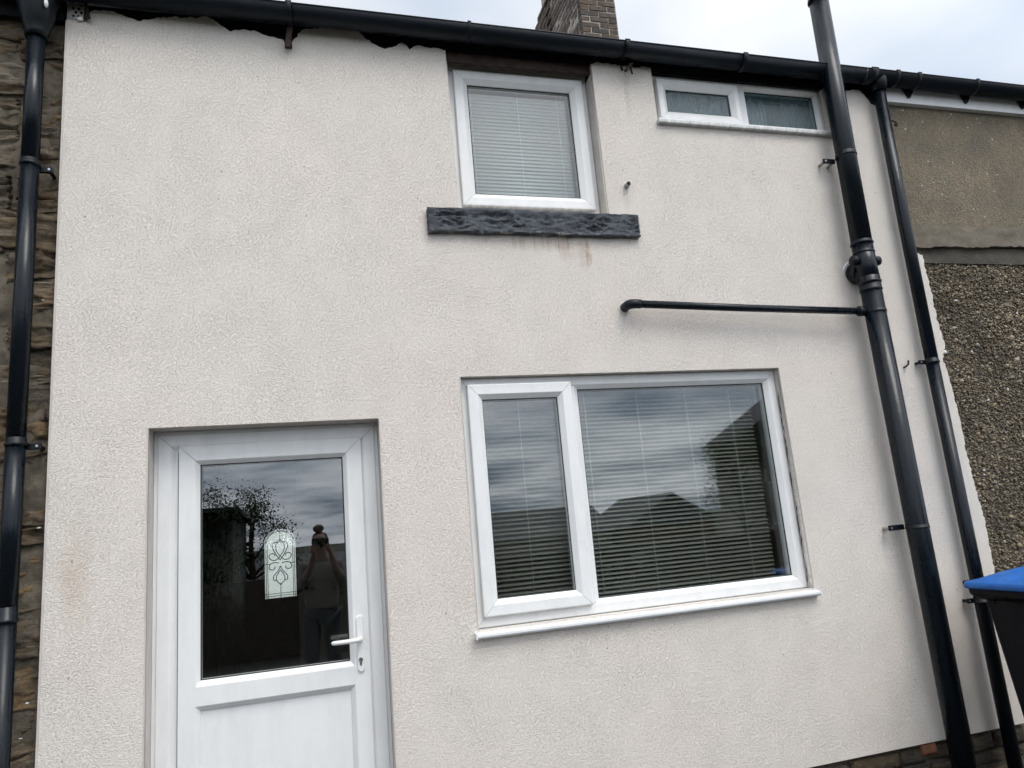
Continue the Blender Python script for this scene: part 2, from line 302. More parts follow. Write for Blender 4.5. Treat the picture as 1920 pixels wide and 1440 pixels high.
# ------------------------------------------------------------------ mesh helpers
def obj(name, me, m=None, parent=None, smooth=False):
    o = bpy.data.objects.new(name, me); COL.objects.link(o)
    if m is not None and not me.materials: me.materials.append(M[m] if isinstance(m, str) else m)
    if parent is not None: o.parent = parent
    if smooth:
        for p in me.polygons: p.use_smooth = True
    return o
def tag(o, label, cat, group=None):
    o['label'] = label; o['category'] = cat
    if group: o['group'] = group
    return o
def thing(name, label, cat, group=None, loc=(0, 0, 0)):
    o = bpy.data.objects.new(name, None); COL.objects.link(o); o.location = loc; o.empty_display_size = 0.1
    return tag(o, label, cat, group)
def fin(bm, name):
    bmesh.ops.recalc_face_normals(bm, faces=bm.faces)
    me = bpy.data.meshes.new(name); bm.to_mesh(me); bm.free(); return me
def add_box(bm, x0, x1, y0, y1, z0, z1, bev=0.0, seg=2):
    g = bmesh.ops.create_cube(bm, size=1.0); vs_ = g['verts']
    for v in vs_:
        v.co = Vector((x0 + (v.co.x + .5) * (x1 - x0), y0 + (v.co.y + .5) * (y1 - y0), z0 + (v.co.z + .5) * (z1 - z0)))
    if bev:
        es = list({e for v in vs_ for e in v.link_edges})
        bmesh.ops.bevel(bm, geom=es, offset=bev, segments=seg, affect='EDGES', profile=0.6)
def box(name, x0, x1, y0, y1, z0, z1, m, parent=None, bev=0.0, smooth=False):
    bm = bmesh.new(); add_box(bm, x0, x1, y0, y1, z0, z1, bev); return obj(name, fin(bm, name), m, parent, smooth)
def frames_along(pts):
    pts = [Vector(p) for p in pts]; T = []
    for i in range(len(pts)):
        a = pts[max(0, i - 1)]; b = pts[min(len(pts) - 1, i + 1)]; T.append((b - a).normalized())
    u = T[0].orthogonal().normalized(); fr = []
    for i, t in enumerate(T):
        u = (u - t * u.dot(t)).normalized(); fr.append((pts[i], u, t.cross(u)))
    return fr
def add_tube(bm, pts, rad, n=24, cap=True):
    rads = rad if isinstance(rad, (list, tuple)) else [rad] * len(pts)
    rings = []
    for (p, u, v), r in zip(frames_along(pts), rads):
        rings.append([bm.verts.new(p + (u * math.cos(2 * math.pi * k / n) + v * math.sin(2 * math.pi * k / n)) * r) for k in range(n)])
    for a, b in zip(rings, rings[1:]):
        for k in range(n):
            f = bm.faces.new((a[k], a[(k + 1) % n], b[(k + 1) % n], b[k])); f.smooth = True
    if cap:
        bm.faces.new(rings[0]); bm.faces.new(rings[-1][::-1])
def tube(name, pts, rad, m, parent=None, n=24, cap=True):
    bm = bmesh.new(); add_tube(bm, pts, rad, n, cap); return obj(name, fin(bm, name), m, parent)
def collar(name, x, y, z0, z1, r, m, parent, lip=0.004):
    h = z1 - z0
    return tube(name, [(x, y, z0), (x, y, z0 + .001), (x, y, z0 + .004), (x, y, z0 + min(.014, h * .4)), (x, y, z0 + min(.016, h * .45)), (x, y, z1 - .003), (x, y, z1)],
                [r - .002, r + lip * .5, r + lip, r + lip, r + lip * .35, r + lip * .35, r - .002], m, parent, 32)
def slab(name, outer, holes, y0, y1, m, parent=None):
    """flat shape in the x-z plane with holes, given thickness between y0 and y1"""
    cu = bpy.data.curves.new(name, 'CURVE'); cu.dimensions = '2D'; cu.fill_mode = 'BOTH'; cu.extrude = (y1 - y0) / 2
    for ring in [outer] + list(holes):
        s = cu.splines.new('POLY'); s.points.add(len(ring) - 1); s.use_cyclic_u = True
        for q, (x, z) in zip(s.points, ring): q.co = (x, z, 0, 1)
    t = bpy.data.objects.new('tmp', cu); COL.objects.link(t)
    dg = bpy.context.evaluated_depsgraph_get(); me = bpy.data.meshes.new_from_object(t.evaluated_get(dg))
    bpy.data.objects.remove(t); bpy.data.curves.remove(cu)
    mid = (y0 + y1) / 2
    co = np.empty(len(me.vertices) * 3, 'f'); me.vertices.foreach_get('co', co); co = co.reshape(-1, 3)
    co = np.stack([co[:, 0], mid + co[:, 2], co[:, 1]], 1); me.vertices.foreach_set('co', co.ravel()); me.flip_normals(); me.update()
    me.name = name; return obj(name, me, m, parent)
def rect(x0, x1, z0, z1): return [(x0, z0), (x1, z0), (x1, z1), (x0, z1)]
def rough_line(pts, step=0.012, amp=0.003, seed=1):
    rnd = random.Random(seed); o = []
    for (a, b), (c, d) in zip(pts, pts[1:]):
        L = math.hypot(c - a, d - b); n = max(1, int(L / step))
        for i in range(n):
            t = i / n; k = amp if i else amp * .4
            o.append((a + (c - a) * t + rnd.uniform(-k, k), b + (d - b) * t + rnd.uniform(-k, k)))
    o.append(pts[-1]); return o
def copy_to(o, parent, loc=None, rot=None, name=None):
    c = o.copy(); COL.objects.link(c); c.parent = parent
    if loc is not None: c.location = loc
    if rot is not None: c.rotation_euler = rot
    return c

MITRE = 0.0009
def member(name, side, x0, x1, z0, z1, prof, m, parent):
    """one mitred length of a window profile; prof = [(inset, y), ...] from the outside in"""
    bm = bmesh.new(); L = []
    for u, y in prof:
        if side == 'b': a, b = (x0 + u + MITRE, y, z0 + u), (x1 - u - MITRE, y, z0 + u)
        if side == 't': a, b = (x0 + u + MITRE, y, z1 - u), (x1 - u - MITRE, y, z1 - u)
        if side == 'l': a, b = (x0 + u, y, z0 + u + MITRE), (x0 + u, y, z1 - u - MITRE)
        if side == 'r': a, b = (x1 - u, y, z0 + u + MITRE), (x1 - u, y, z1 - u - MITRE)
        L.append((bm.verts.new(a), bm.verts.new(b)))
    n = len(L)
    for i in range(n):
        (a, b), (c, d) = L[i], L[(i + 1) % n]; bm.faces.new((a, b, d, c))
    bm.faces.new([q[0] for q in L]); bm.faces.new([q[1] for q in L][::-1])
    return obj(name, fin(bm, name), m, parent)
def ring(kind, x0, x1, z0, z1, prof, m, parent, mb=None):
    for s in 'tblr':
        member(kind + ('_rail' if s in 'tb' else '_stile'), s, x0, x1, z0, z1, prof, (mb or m) if s == 'b' else m, parent)
def sash_prof(yf, w, flat, depth=.06): # rounded outer corner, flat face, chamfered bead
    return [(0, yf + depth), (0, yf + .005), (.002, yf + .0015), (.006, yf), (flat, yf), (flat + .002, yf + .001), (w - .001, yf + .019), (w, yf + .022), (w, yf + depth)]
def pane(x0, x1, z0, z1, y, m, parent, name='pane'):
    o = box(name, x0, x1, y, y + .022, z0, z1, m, parent); return o
def gasket(x0, x1, z0, z1, y, parent):
    bm = bmesh.new(); t = .0035
    add_box(bm, x0, x1, y, y + .004, z0, z0 + t); add_box(bm, x0, x1, y, y + .004, z1 - t, z1)
    add_box(bm, x0, x0 + t, y, y + .004, z0 + t, z1 - t); add_box(bm, x1 - t, x1, y, y + .004, z0 + t, z1 - t)
    return obj('gasket', fin(bm, 'gasket'), 'gasket', parent)

# ================================================================== the setting
def ground_z(y):
    if y > -9: return 0.0
    if y > -38:
        t = (y + 9) / -29.0; return -4.0 * t * t * (3 - 2 * t)
    return -4.0 + max(0.0, (-y - 120)) * 0.008
ys = [-600, -400, -250, -160, -120, -80, -60, -45] + list(np.linspace(-38, -9, 16)) + [-4, 0, 3, 9, 20, 60, 200, 600]
xs = [-600, -200, -80, -40, -20, -10, -5, 0, 5, 10, 20, 40, 80, 200, 600]
bm = bmesh.new(); V = [[bm.verts.new((x, y, ground_z(y) - 0.004)) for x in xs] for y in ys]
for a, b in zip(V, V[1:]):
    for i in range(len(xs) - 1): bm.faces.new((a[i], a[i + 1], b[i + 1], b[i]))
g0 = obj('ground', fin(bm, 'ground'), 'grass', None, True); g0['kind'] = 'structure'
yard = box('yard', -6, 9, -7.0, 0.0, -0.1, 0.0, 'ground'); yard['kind'] = 'structure'

# ================================================================== the rendered house
house = thing('rendered_house', 'cream textured render terraced house with white door and three white windows', 'house')
TOP1 = [(-1.011, 3.975), (-0.985, 3.87), (-0.93, 3.872), (-0.915, 3.925), (-0.895, 3.932), (-0.851, 3.930), (-0.812, 3.929), (-0.725, 3.893), (-0.654, 3.916), (-0.590, 3.934), (-0.468, 3.942), (-0.435, 3.956), (-0.397, 3.944), (-0.343, 3.901), (-0.327, 3.887), (-0.267, 3.904), (-0.207, 3.903), (-0.156, 3.882), (-0.095, 3.873), (-0.058, 3.846), (-0.025, 3.886), (0.011, 3.937), (0.066, 3.951), (0.157, 3.958), (0.276, 3.958), (0.303, 3.934), (0.347, 3.896), (0.403, 3.872), (0.461, 3.893), (0.489, 3.917), (0.518, 3.904), (0.527, 3.881), (0.576, 3.911), (0.715, 3.899)]
TOP2 = [(1.522, 3.90), (1.561, 3.917), (1.60, 3.912), (1.655, 3.912), (1.69, 3.909), (1.759, 3.911), (1.786, 3.902), (1.825, 3.916), (1.857, 3.915), (1.881, 3.913)]
TOP3 = [(3.033, 3.902), (3.10, 3.885), (3.192, 3.888), (3.242, 3.899), (3.292, 3.896), (3.336, 3.846), (3.352, 3.811), (3.378, 3.802), (3.43, 3.79)]
RIGHT = [(3.43, 3.79), (3.445, 3.4), (3.44, 3.0), (3.451, 2.847), (3.506, 2.831), (3.505, 2.748), (3.514, 2.592), (3.512, 2.43), (3.532, 2.278), (3.495, 2.197), (3.514, 2.089), (3.526, 1.884), (3.525, 1.65), (3.534, 1.471), (3.554, 1.279), (3.544, 0.991), (3.55, 0.6), (3.545, 0.235)]
DX0, DX1, DZ1 = -0.655, 0.285, 1.992
LX0, LX1, LZ0, LZ1 = 0.667, 2.394, 1.036, 2.172
UX0, UX1, UZ0 = 0.725, 1.522, 3.02
TX0, TX1, TZ0 = 1.881, 3.032, 3.578
outline = [(-1.011, 0.02)] + rough_line(TOP1[:2], .02, .001, 5) + rough_line(TOP1[1:], .011, .0045, 3)[1:] + [(UX0, UZ0), (UX1, UZ0)] + rough_line(TOP2, .011, .004, 4) + [(TX0, TZ0), (TX1, TZ0)] + rough_line(TOP3, .011, .004, 6) + rough_line(RIGHT, .014, .0055, 7)[1:] + [(0.30, 0.232), (0.30, 0.02), (DX1, 0.02), (DX1, DZ1), (DX0, DZ1), (DX0, 0.02)]
slab('render_coat', outline, [rect(LX0, LX1, LZ0, LZ1)], 0.0, 0.025, 'render', house)
# white corner bead down the left edge
box('corner_bead', -1.0145, -1.0065, -0.002, 0.024, 0.02, 3.86, 'reveal', house)
slab('masonry_wall', rect(-1.008, 3.44, -0.3, 3.98), [rect(DX0 - .02, DX1 + .02, -0.02, DZ1 + .02), rect(LX0 - .02, LX1 + .02, LZ0 - .02, LZ1 + .02), rect(UX0 - .02, UX1 + .02, UZ0 - .02, 3.93), rect(TX0 - .02, TX1 + .02, TZ0 - .02, 3.925)], 0.05, 0.26, 'mortar', house)
slab('eaves_board', [(-1.008, 3.82), (.70, 3.82), (.70, 3.911), (1.54, 3.911), (1.54, 3.83), (1.86, 3.83), (1.86, 3.898), (3.05, 3.898), (3.05, 3.70), (3.43, 3.70), (3.43, 3.97), (-1.008, 3.97)], [], 0.026, 0.048, 'eaves', house)
slab('lintel_board', rough_line([(.703, 3.857), (1.0, 3.853), (1.3, 3.857), (1.537, 3.855)], .03, .0025, 8) + [(1.537, 3.909), (.703, 3.909)], [], 0.028, 0.05, 'brown', house)
def lining(x0, x1, z0, z1, yb, sides):
    bm = bmesh.new(); t = .018
    if 'l' in sides: add_box(bm, x0 - t, x0, .0255, yb, z0, z1)
    if 'r' in sides: add_box(bm, x1, x1 + t, .0255, yb, z0, z1)
    if 't' in sides: add_box(bm, x0 - t, x1 + t, .0255, yb, z1, z1 + t)
    if 'b' in sides: add_box(bm, x0 - t, x1 + t, .0255, yb, z0 - t, z0)
    return obj('reveal', fin(bm, 'reveal'), 'reveal', house)
lining(DX0, DX1, 0.0, DZ1, .255, 'lrt'); lining(LX0, LX1, LZ0, LZ1, .255, 'lrtb'); lining(UX0, UX1, UZ0, 3.853, .255, 'lrb'); lining(TX0, TX1, TZ0, 3.898, .255, 'lrb')
# thin pale arris beads round the openings
for q in ((DX0, 0.02, DZ1), (DX1, 0.02, DZ1), (LX0, LZ0, LZ1), (LX1, LZ0, LZ1), (UX1, UZ0, 3.895), (TX1, TZ0, 3.9)):
    box('arris_bead', q[0] - .002, q[0] + .002, -.0022, .004, q[1], q[2], 'reveal', house)

# rooms behind the glass
bm = bmesh.new()
add_box(bm, -1.0, -0.95, .26, 7.34, 0, 3.95); add_box(bm, 3.38, 3.43, .26, 7.34, 0, 3.95)
add_box(bm, .45, .53, .262, 7.34, 0.02, 2.38); add_box(bm, .532, 3.378, 3.4, 3.48, 0.02, 2.38)
add_box(bm, -.95, 3.378, 3.2, 3.28, 2.52, 3.95); add_box(bm, 1.68, 1.74, .262, 3.2, 2.52, 3.95); add_box(bm, .40, .46, .262, 3.2, 2.52, 3.95)
obj('room_wall', fin(bm, 'room_wall'), 'roomwall', house)
box('room_floor', -.95, 3.378, .03, 7.34, -.06, .018, 'floor', house)
box('ceiling', -.95, 3.378, .262, 7.34, 2.40, 2.50, 'roomwall', house)
box('loft_floor', -1.0, 3.43, .10, 7.34, 3.94, 3.97, 'roomwall', house)
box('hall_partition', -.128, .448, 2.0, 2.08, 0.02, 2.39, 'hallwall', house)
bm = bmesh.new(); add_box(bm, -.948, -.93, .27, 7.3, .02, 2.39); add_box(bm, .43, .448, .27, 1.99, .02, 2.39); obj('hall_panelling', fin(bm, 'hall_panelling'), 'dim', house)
# front door at the far end of the hall with its arched leaded light
AX, AW, AZ0, AZ1 = -0.49, 0.205, 0.785, 1.70
def arch(w, z0, z1, cx=AX, n=18):
    r = w; rise = w * .86
    return [(cx - w, z0), (cx + w, z0)] + [(cx + w * math.cos(t), z1 - rise + rise * math.sin(t)) for t in np.linspace(0, math.pi, n)]
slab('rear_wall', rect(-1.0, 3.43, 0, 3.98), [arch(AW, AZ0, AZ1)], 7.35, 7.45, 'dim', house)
fd = slab('far_door_light', arch(AW - .001, AZ0 + .001, AZ1 - .001), [], 7.39, 7.40, 'arch', house)
def curve_pts(pts, n=10):     # Catmull-Rom
    P = [pts[0]] + pts + [pts[-1]]; o = []
    for i in range(1, len(P) - 2):
        for k in range(n):
            t = k / n; a, b, c, d = [np.array(P[i + j], float) for j in (-1, 0, 1, 2)]
            o.append(.5 * ((2 * b) + (-a + c) * t + (2 * a - 5 * b + 4 * c - d) * t * t + (-a + 3 * b - 3 * c + d) * t ** 3))
    o.append(np.array(P[-2], float)); return o
bm = bmesh.new()
def came(pts, r=.0058): add_tube(bm, [(AX + p[0], 7.386, AZ0 + p[1]) for p in pts], r, 6)
H_ = AZ1 - AZ0
came([(0, 0), (0, .20)], .0042); came([(0, .74), (0, H_)], .0042); came([(-.205, .455), (-.13, .455)], .0042); came([(.13, .455), (.205, .455)], .0042)
came([(-.205, .03), (.205, .03)], .0042); came([(-.205, .06), (.205, .06)], .0042)
for s in (-1, 1):
    came([(s * .165, 0), (s * .165, .80 - .06)], .0042); came([(s * .185, 0), (s * .185, .74)], .0042)
    came(curve_pts([(0, .78), (s * .055, .70), (s * .045, .62), (0, .555)]))
    came(curve_pts([(s * .02, .74), (s * .085, .735), (s * .10, .68), (s * .055, .58), (0, .50)]))
    came(curve_pts([(0, .555), (s * .03, .52), (s * .075, .50), (s * .13, .52), (s * .145, .57), (s * .10, .595), (s * .07, .575), (s * .075, .555)]))
    came(curve_pts([(s * .02, .46), (s * .075, .47), (s * .13, .455), (s * .145, .40), (s * .11, .375), (s * .075, .39), (s * .07, .42)]))
    came(curve_pts([(0, .42), (s * .03, .36), (s * .09, .29), (s * .085, .235), (s * .05, .235)]))
    came(curve_pts([(0, .37), (s * .05, .29), (s * .05, .23), (0, .17)]))
for k in (.86, .93):
    came([(.205 * k * math.cos(t), .738 + .176 * k * math.sin(t)) for t in np.linspace(0, math.pi, 15)], .0042)
obj('lead_came', fin(bm, 'lead_came'), 'lead', fd)

# ---- roof and chimney (mostly hidden by the gutter)
def roof(x0, x1, parent, m='slate'):
    bm = bmesh.new(); pr = [(-.05, 3.945), (3.7, 6.30), (7.5, 3.99), (7.5, 4.05), (3.7, 6.36), (-.05, 4.0)]
    a = [bm.verts.new((x0, y, z)) for y, z in pr]; b = [bm.verts.new((x1, y, z)) for y, z in pr]
    for i in range(6): bm.faces.new((a[i], a[(i + 1) % 6], b[(i + 1) % 6], b[i]))
    bm.faces.new(a); bm.faces.new(b[::-1]); return obj('roof', fin(bm, 'roof'), m, parent)
roof(-1.0, 3.43, house)
chim = box('chimney', 3.376, 3.852, 4.001, 5.30, 5.4, 9.2, 'lime', house)
rnd = random.Random(12)
def brick_mesh(l, d, h, seed, rag=.004):
    rb = random.Random(seed); bm = bmesh.new(); add_box(bm, -l / 2, l / 2, -d / 2, d / 2, -h / 2, h / 2, .006, 1)
    for v in bm.verts: v.co += Vector([rb.uniform(-rag, rag) for _ in range(3)])
    return fin(bm, 'brick')
BS = [brick_mesh(.232, .104, .068, 100 + i) for i in range(4)]; BH = [brick_mesh(.108, .104, .068, 200 + i) for i in range(3)]
for me in BS + BH: me.materials.append(M['brick'])
zc = 6.86; k = 0
while zc < 8.75:
    # front face (toward the yard)
    cuts = [(.232, BS), (.232, BS)] if k % 2 == 0 else [(.108, BH), (.232, BS), (.108, BH)]
    tot = sum(c[0] for c in cuts) + .012 * (len(cuts) - 1); x = 3.606 - tot / 2
    for L, lst in cuts:
        o = obj('brick', rnd.choice(lst), None, chim); o.location = (x + L / 2, 4.046 + rnd.uniform(-.007, .004), zc + rnd.uniform(-.003, .003)); o.rotation_euler = (rnd.uniform(-.02, .02), rnd.uniform(-.015, .015), rnd.uniform(-.02, .02)); x += L + .012
    y = 4.006 + .105 + .012
    if k % 2:
        o = obj('brick', rnd.choice(BH), None, chim); o.location = (3.424 + rnd.uniform(-.004, .003), y + .054, zc); o.rotation_euler = (0, 0, math.pi / 2); y += .120
    while y < 5.40:
        if 4.98 < y + .116 < 5.06: y += .07; continue
        o = obj('brick', rnd.choice(BS), None, chim); off = -.028 if y > 4.95 else 0
        o.location = (3.424 + off + rnd.uniform(-.006, .005), y + .116, zc + rnd.uniform(-.003, .003)); o.rotation_euler = (rnd.uniform(-.015, .015), rnd.uniform(-.02, .02), math.pi / 2 + rnd.uniform(-.02, .02)); y += .244
    zc += .0795; k += 1

# ================================================================== windows of the rendered house
def window_part(name, label=None):
    o = bpy.data.objects.new(name, None); COL.objects.link(o); o.parent = house; o.empty_display_size = .1
    if label: o['label'] = label
    return o
# --- large ground-floor window
wl_ = window_part('window', 'wide white two-light window on the ground floor')
ring('frame', LX0 + .001, LX1 - .001, LZ0 + .001, LZ1 - .001, sash_prof(.046, .066, .044, .07), 'upvc', wl_)
mul = bmesh.new()
pr = [(1.218, .112), (1.218, .046), (1.243, .046), (1.266, .066), (1.266, .112)]
a = [mul.verts.new((x, y, LZ0 + .052)) for x, y in pr]; b = [mul.verts.new((x, y, LZ1 - .052)) for x, y in pr]
for i in range(5): mul.faces.new((a[i], a[(i + 1) % 5], b[(i + 1) % 5], b[i]))
mul.faces.new(a); mul.faces.new(b[::-1]); obj('mullion', fin(mul, 'mullion'), 'upvc', wl_)
ring('sash', .702, 1.222, 1.083, 2.138, sash_prof(.020, .072, .048), 'upvc', wl_, 'upvc_l')
pane(.772, 1.152, 1.153, 2.068, .052, 'glass', wl_); gasket(.773, 1.151, 1.154, 2.067, .0445, wl_)
pane(1.264, 2.330, 1.101, 2.108, .076, 'glass', wl_); gasket(1.2665, 2.327, 1.103, 2.105, .0695, wl_)
bm = bmesh.new(); pr = [(.05, 1.034), (-.030, 1.026), (-.038, 1.021), (-.039, 1.012), (-.034, 1.004), (-.026, 1.003), (-.024, 1.008), (.05, 1.012)]
a = [bm.verts.new((.652, y, z)) for y, z in pr]; b = [bm.verts.new((2.402, y, z)) for y, z in pr]
for i in range(len(pr)): bm.faces.new((a[i], a[(i + 1) % len(pr)], b[(i + 1) % len(pr)], b[i]))
bm.faces.new(a); bm.faces.new(b[::-1]); sl = obj('sill', fin(bm, 'sill'), 'cill', wl_)
for x in (.6515, 2.4025):
    box('end_cap', x - .003, x + .003, -.0405, .03, 1.002, 1.0285, 'upvc', wl_, .001)
box('gap_seal', LX0, LX1, .0435, .0455, 1.0345, 1.0368, 'gasket', wl_)
bm = bmesh.new(); add_box(bm, 1.178, 1.196, .085, .097, 1.50, 1.56, .003); add_box(bm, 1.180, 1.194, .097, .125, 1.52, 1.54, .003); add_box(bm, 1.178, 1.196, .118, .132, 1.43, 1.55, .005)
obj('handle', fin(bm, 'handle'), 'upvc', wl_, True)
r_ = random.Random(8); cr_ = [(LX1 - .001 + r_.uniform(-.0015, .0005), .040 + r_.uniform(-.006, .003), z_) for z_ in np.linspace(1.06, 2.05, 46)]
tube('sealant_crack', cr_, [r_.choice([.0006, .0012, .002, .0028]) for _ in cr_], 'rust', wl_, 5)
# --- upper bedroom window
wu = window_part('window', 'square white window under the eaves')
ring('frame', UX0 + .001, UX1 - .001, UZ0, 3.907, sash_prof(.100, .07, .05, .07), 'upvc', wu)
box('frame_head_shade', UX0 + .002, UX1 - .002, .088, .099, 3.866, 3.906, 'head_shade', wu)  # beige strip paints the shading onto the white frame head
ring('sash', .765, 1.490, 3.076, 3.850, sash_prof(.078, .074, .046, .06), 'upvc', wu, 'upvc_u')
pane(.837, 1.418, 3.148, 3.778, .112, 'upglass', wu); gasket(.840, 1.415, 3.151, 3.775, .1015, wu)
# --- small top-hung window high on the right
wt = window_part('window', 'low wide frosted window with two lights at the eaves')
ring('frame', TX0 + .001, TX1 - .001, TZ0 + .012, 3.91, sash_prof(.050, .042, .024, .06), 'upvc', wt, 'upvc_t')
box('mullion', 2.446, 2.502, .0512, .11, TZ0 + .04, 3.88, 'upvc', wt, .004)
ring('sash', 1.922, 2.445, 3.620, 3.874, sash_prof(.026, .058, .030, .055), 'upvc', wt, 'upvc_t')
pane(1.977, 2.390, 3.675, 3.819, .056, 'obscure', wt); gasket(1.981, 2.386, 3.679, 3.815, .0495, wt)
pane(2.49, 2.995, 3.625, 3.875, .080, 'obscure', wt); gasket(2.5025, 2.990, 3.634, 3.866, .0735, wt)
box('sill', TX0 - .008, TX1 + .010, -.028, .05, TZ0 - .016, TZ0 + .0105, 'upvc_t', wt, .005)

# --- painted stone sill under the bedroom window
def rocky(name, x0, x1, y0, y1, z0, z1, m, parent, nx, nz, amp, seed, bevel=.012, layer=4.0, ragged=.003, tilt=0.0, freq=5.0, pock=0.0):
    """stone with a hewn front: grid on the front face, displaced in layers, sides closed back"""
    bm = bmesh.new(); G_ = []; r_ = random.Random(seed); off = Vector((r_.uniform(-50, 50), r_.uniform(-50, 50), r_.uniform(-50, 50)))
    for j in range(nz + 1):
        row = []
        for i in range(nx + 1):
            u, v = i / nx, j / nz; x = x0 + (x1 - x0) * u; z = z0 + (z1 - z0) * v
            q = Vector((x * freq, 0, z * freq * layer)) + off
            d = mnoise.fractal(q, 0.9, 2.1, 5) * amp + mnoise.noise(Vector((x * 9, 3, z * 9)) + off) * amp * .7
            if pock:
                mk = min(1, max(0, min(v, 1 - v) / .22 - .25)) * min(1, max(0, .5 + 1.6 * mnoise.noise(Vector((x * 7, 0, z * 11)) + off)))
                d = mk * (mnoise.turbulence(q, 4, True, noise_basis='BLENDER') * pock - .004) + .6 * d
            e = min(u * (x1 - x0), (1 - u) * (x1 - x0), v * (z1 - z0), (1 - v) * (z1 - z0))
            y = y0 + d * min(1, e / .012 + .25) + max(0, bevel - e) ** 2 / bevel * .9
            if i in (0, nx): x += r_.uniform(-ragged, ragged)
            if j in (0, nz): z += mnoise.noise(Vector((x * 14, j * 9.0, 1)) + off) * ragged * 2.0
            row.append(bm.verts.new((x, y, z + (x - (x0 + x1) / 2) * tilt)))
        G_.append(row)
    for a, b in zip(G_, G_[1:]):
        for i in range(nx): bm.faces.new((a[i], b[i], b[i + 1], a[i + 1])).smooth = True
    rim = G_[0] + [r[-1] for r in G_[1:]] + G_[-1][::-1][1:] + [r[0] for r in G_[::-1][1:-1]]
    bk = [bm.verts.new((v.co.x, y1, v.co.z)) for v in rim]; n = len(rim)
    for i in range(n): bm.faces.new((rim[i], rim[(i + 1) % n], bk[(i + 1) % n], bk[i]))
    bm.faces.new(bk[::-1])
    return obj(name, fin(bm, name), m, parent)
rocky('stone_sill', .562, 1.672, -.034, .10, 2.884, 3.008, 'sill', house, 260, 30, .011, 4, .005, 2.2, .003, 0.0, 15.0, .024)['label'] = 'rough stone sill painted dark grey'

# ================================================================== back door
door = bpy.data.objects.new('door', None); COL.objects.link(door); door.parent = house; door['label'] = 'white half-glazed back door'
fp = [(0, .19), (0, .122), (.014, .122), (.016, .116), (.018, .115), (.062, .115), (.066, .117), (.082, .130), (.092, .130), (.092, .19)]
for s in 'tlr': member('frame_rail' if s == 't' else 'frame_stile', s, DX0 + .001, DX1 - .001, -.09, DZ1 - .001, fp, 'upvc', door)
EX0, EX1, EZ0, EZ1 = -.557, .207, .05, 1.926
lp = [(0, .18), (0, .114), (.001, .112), (.064, .112), (.067, .1135), (.083, .131), (.084, .134), (.084, .18)]
for s in 'tlr': member('leaf_rail' if s == 't' else 'leaf_stile', s, EX0, EX1, EZ0 - .084, EZ1, lp, 'upvc', door)
def bar(name, z0, z1, bz0, bz1):
    bm = bmesh.new(); x0, x1 = EX0 + .0655, EX1 - .0655
    pr = [(0, .18, z0), (.018, .134, z0), (.018, .131, z0 + .0005), (0, .1135, z0 + bz0), (0, .1125, z0 + bz0 + .002), (0, .1125, z1 - bz1 - .002), (0, .1135, z1 - bz1), (.018, .131, z1 - .0005), (.018, .134, z1), (0, .18, z1)]
    a = [bm.verts.new((x0 + i, y, z)) for i, y, z in pr]; b = [bm.verts.new((x1 - i, y, z)) for i, y, z in pr]
    for i in range(len(pr)): bm.faces.new((a[i], a[(i + 1) % len(pr)], b[(i + 1) % len(pr)], b[i]))
    bm.faces.new(a); bm.faces.new(b[::-1]); return obj(name, fin(bm, name), 'upvc', door)
bar('middle_rail', .845, .962, .02, .02); bar('bottom_rail', .055, .19, .02, .02)
pane(EX0 + .080, EX1 - .080, .960, EZ1 - .080, .134, 'doorglass', door); gasket(EX0 + .0842, EX1 - .0842, .9625, EZ1 - .0842, .130, door)
box('panel', EX0 + .08, EX1 - .08, .137, .16, .185, .85, 'upvc', door)
box('threshold', DX0, DX1, .06, .20, .02, .05, 'galv', door, .004)
# groove lines where leaf meets frame
bm = bmesh.new(); add_box(bm, EX0 - .004, EX0 + .001, .1315, .133, .05, EZ1 + .004); add_box(bm, EX1 - .001, EX1 + .004, .1315, .133, .05, EZ1 + .004); add_box(bm, EX0, EX1, .1315, .133, EZ1, EZ1 + .004)
obj('weather_seal', fin(bm, 'weather_seal'), 'gasket', door)
# handle
hx, hz = .168, 1.052
def capsule(bm, cx, z0, z1, w, y0, y1):
    pts = [(cx + w * math.cos(t), z1 - w + w * math.sin(t)) for t in np.linspace(0, math.pi, 12)] + [(cx - w * math.cos(t), z0 + w - w * math.sin(t)) for t in np.linspace(0, math.pi, 12)]
    loops = []
    for y, s in ((y1, 0), (y0 + .003, 0), (y0 + .0008, .0012), (y0, .003)):
        loops.append([bm.verts.new((cx + (x - cx) * (1 - s / w), y, (z0 + z1) / 2 + (z - (z0 + z1) / 2) * (1 - s / ((z1 - z0) / 2)))) for x, z in pts])
    for a, b in zip(loops, loops[1:]):
        for i in range(len(pts)): bm.faces.new((a[i], a[(i + 1) % len(pts)], b[(i + 1) % len(pts)], b[i]))
    bm.faces.new(loops[0]); bm.faces.new(loops[-1][::-1])
bm = bmesh.new(); capsule(bm, hx, .915, 1.147, .0145, .102, .1135); obj('handle_plate', fin(bm, 'handle_plate'), 'upvc', door)
bm = bmesh.new(); add_tube(bm, [(hx, .103, hz), (hx, .075, hz), (hx - .004, .062, hz), (hx - .016, .055, hz), (hx - .05, .053, hz - .001), (hx - .10, .054, hz - .001), (hx - .116, .056, hz - .001), (hx - .121, .058, hz - .001)], [.010, .010, .0105, .0105, .0095, .009, .0082, .004], 16)
obj('handle_lever', fin(bm, 'handle_lever'), 'upvc', door)
bm = bmesh.new(); add_tube(bm, [(hx - .001, .103, .966), (hx - .001, .0975, .966)], .0088, 20); add_box(bm, hx - .0055, hx + .0035, .098, .103, .944, .962, .001)
cy = obj('lock_cylinder', fin(bm, 'lock_cylinder'), 'steel', door); box('keyhole', hx - .002, hx, .0967, .0978, .961, .971, 'gasket', door)

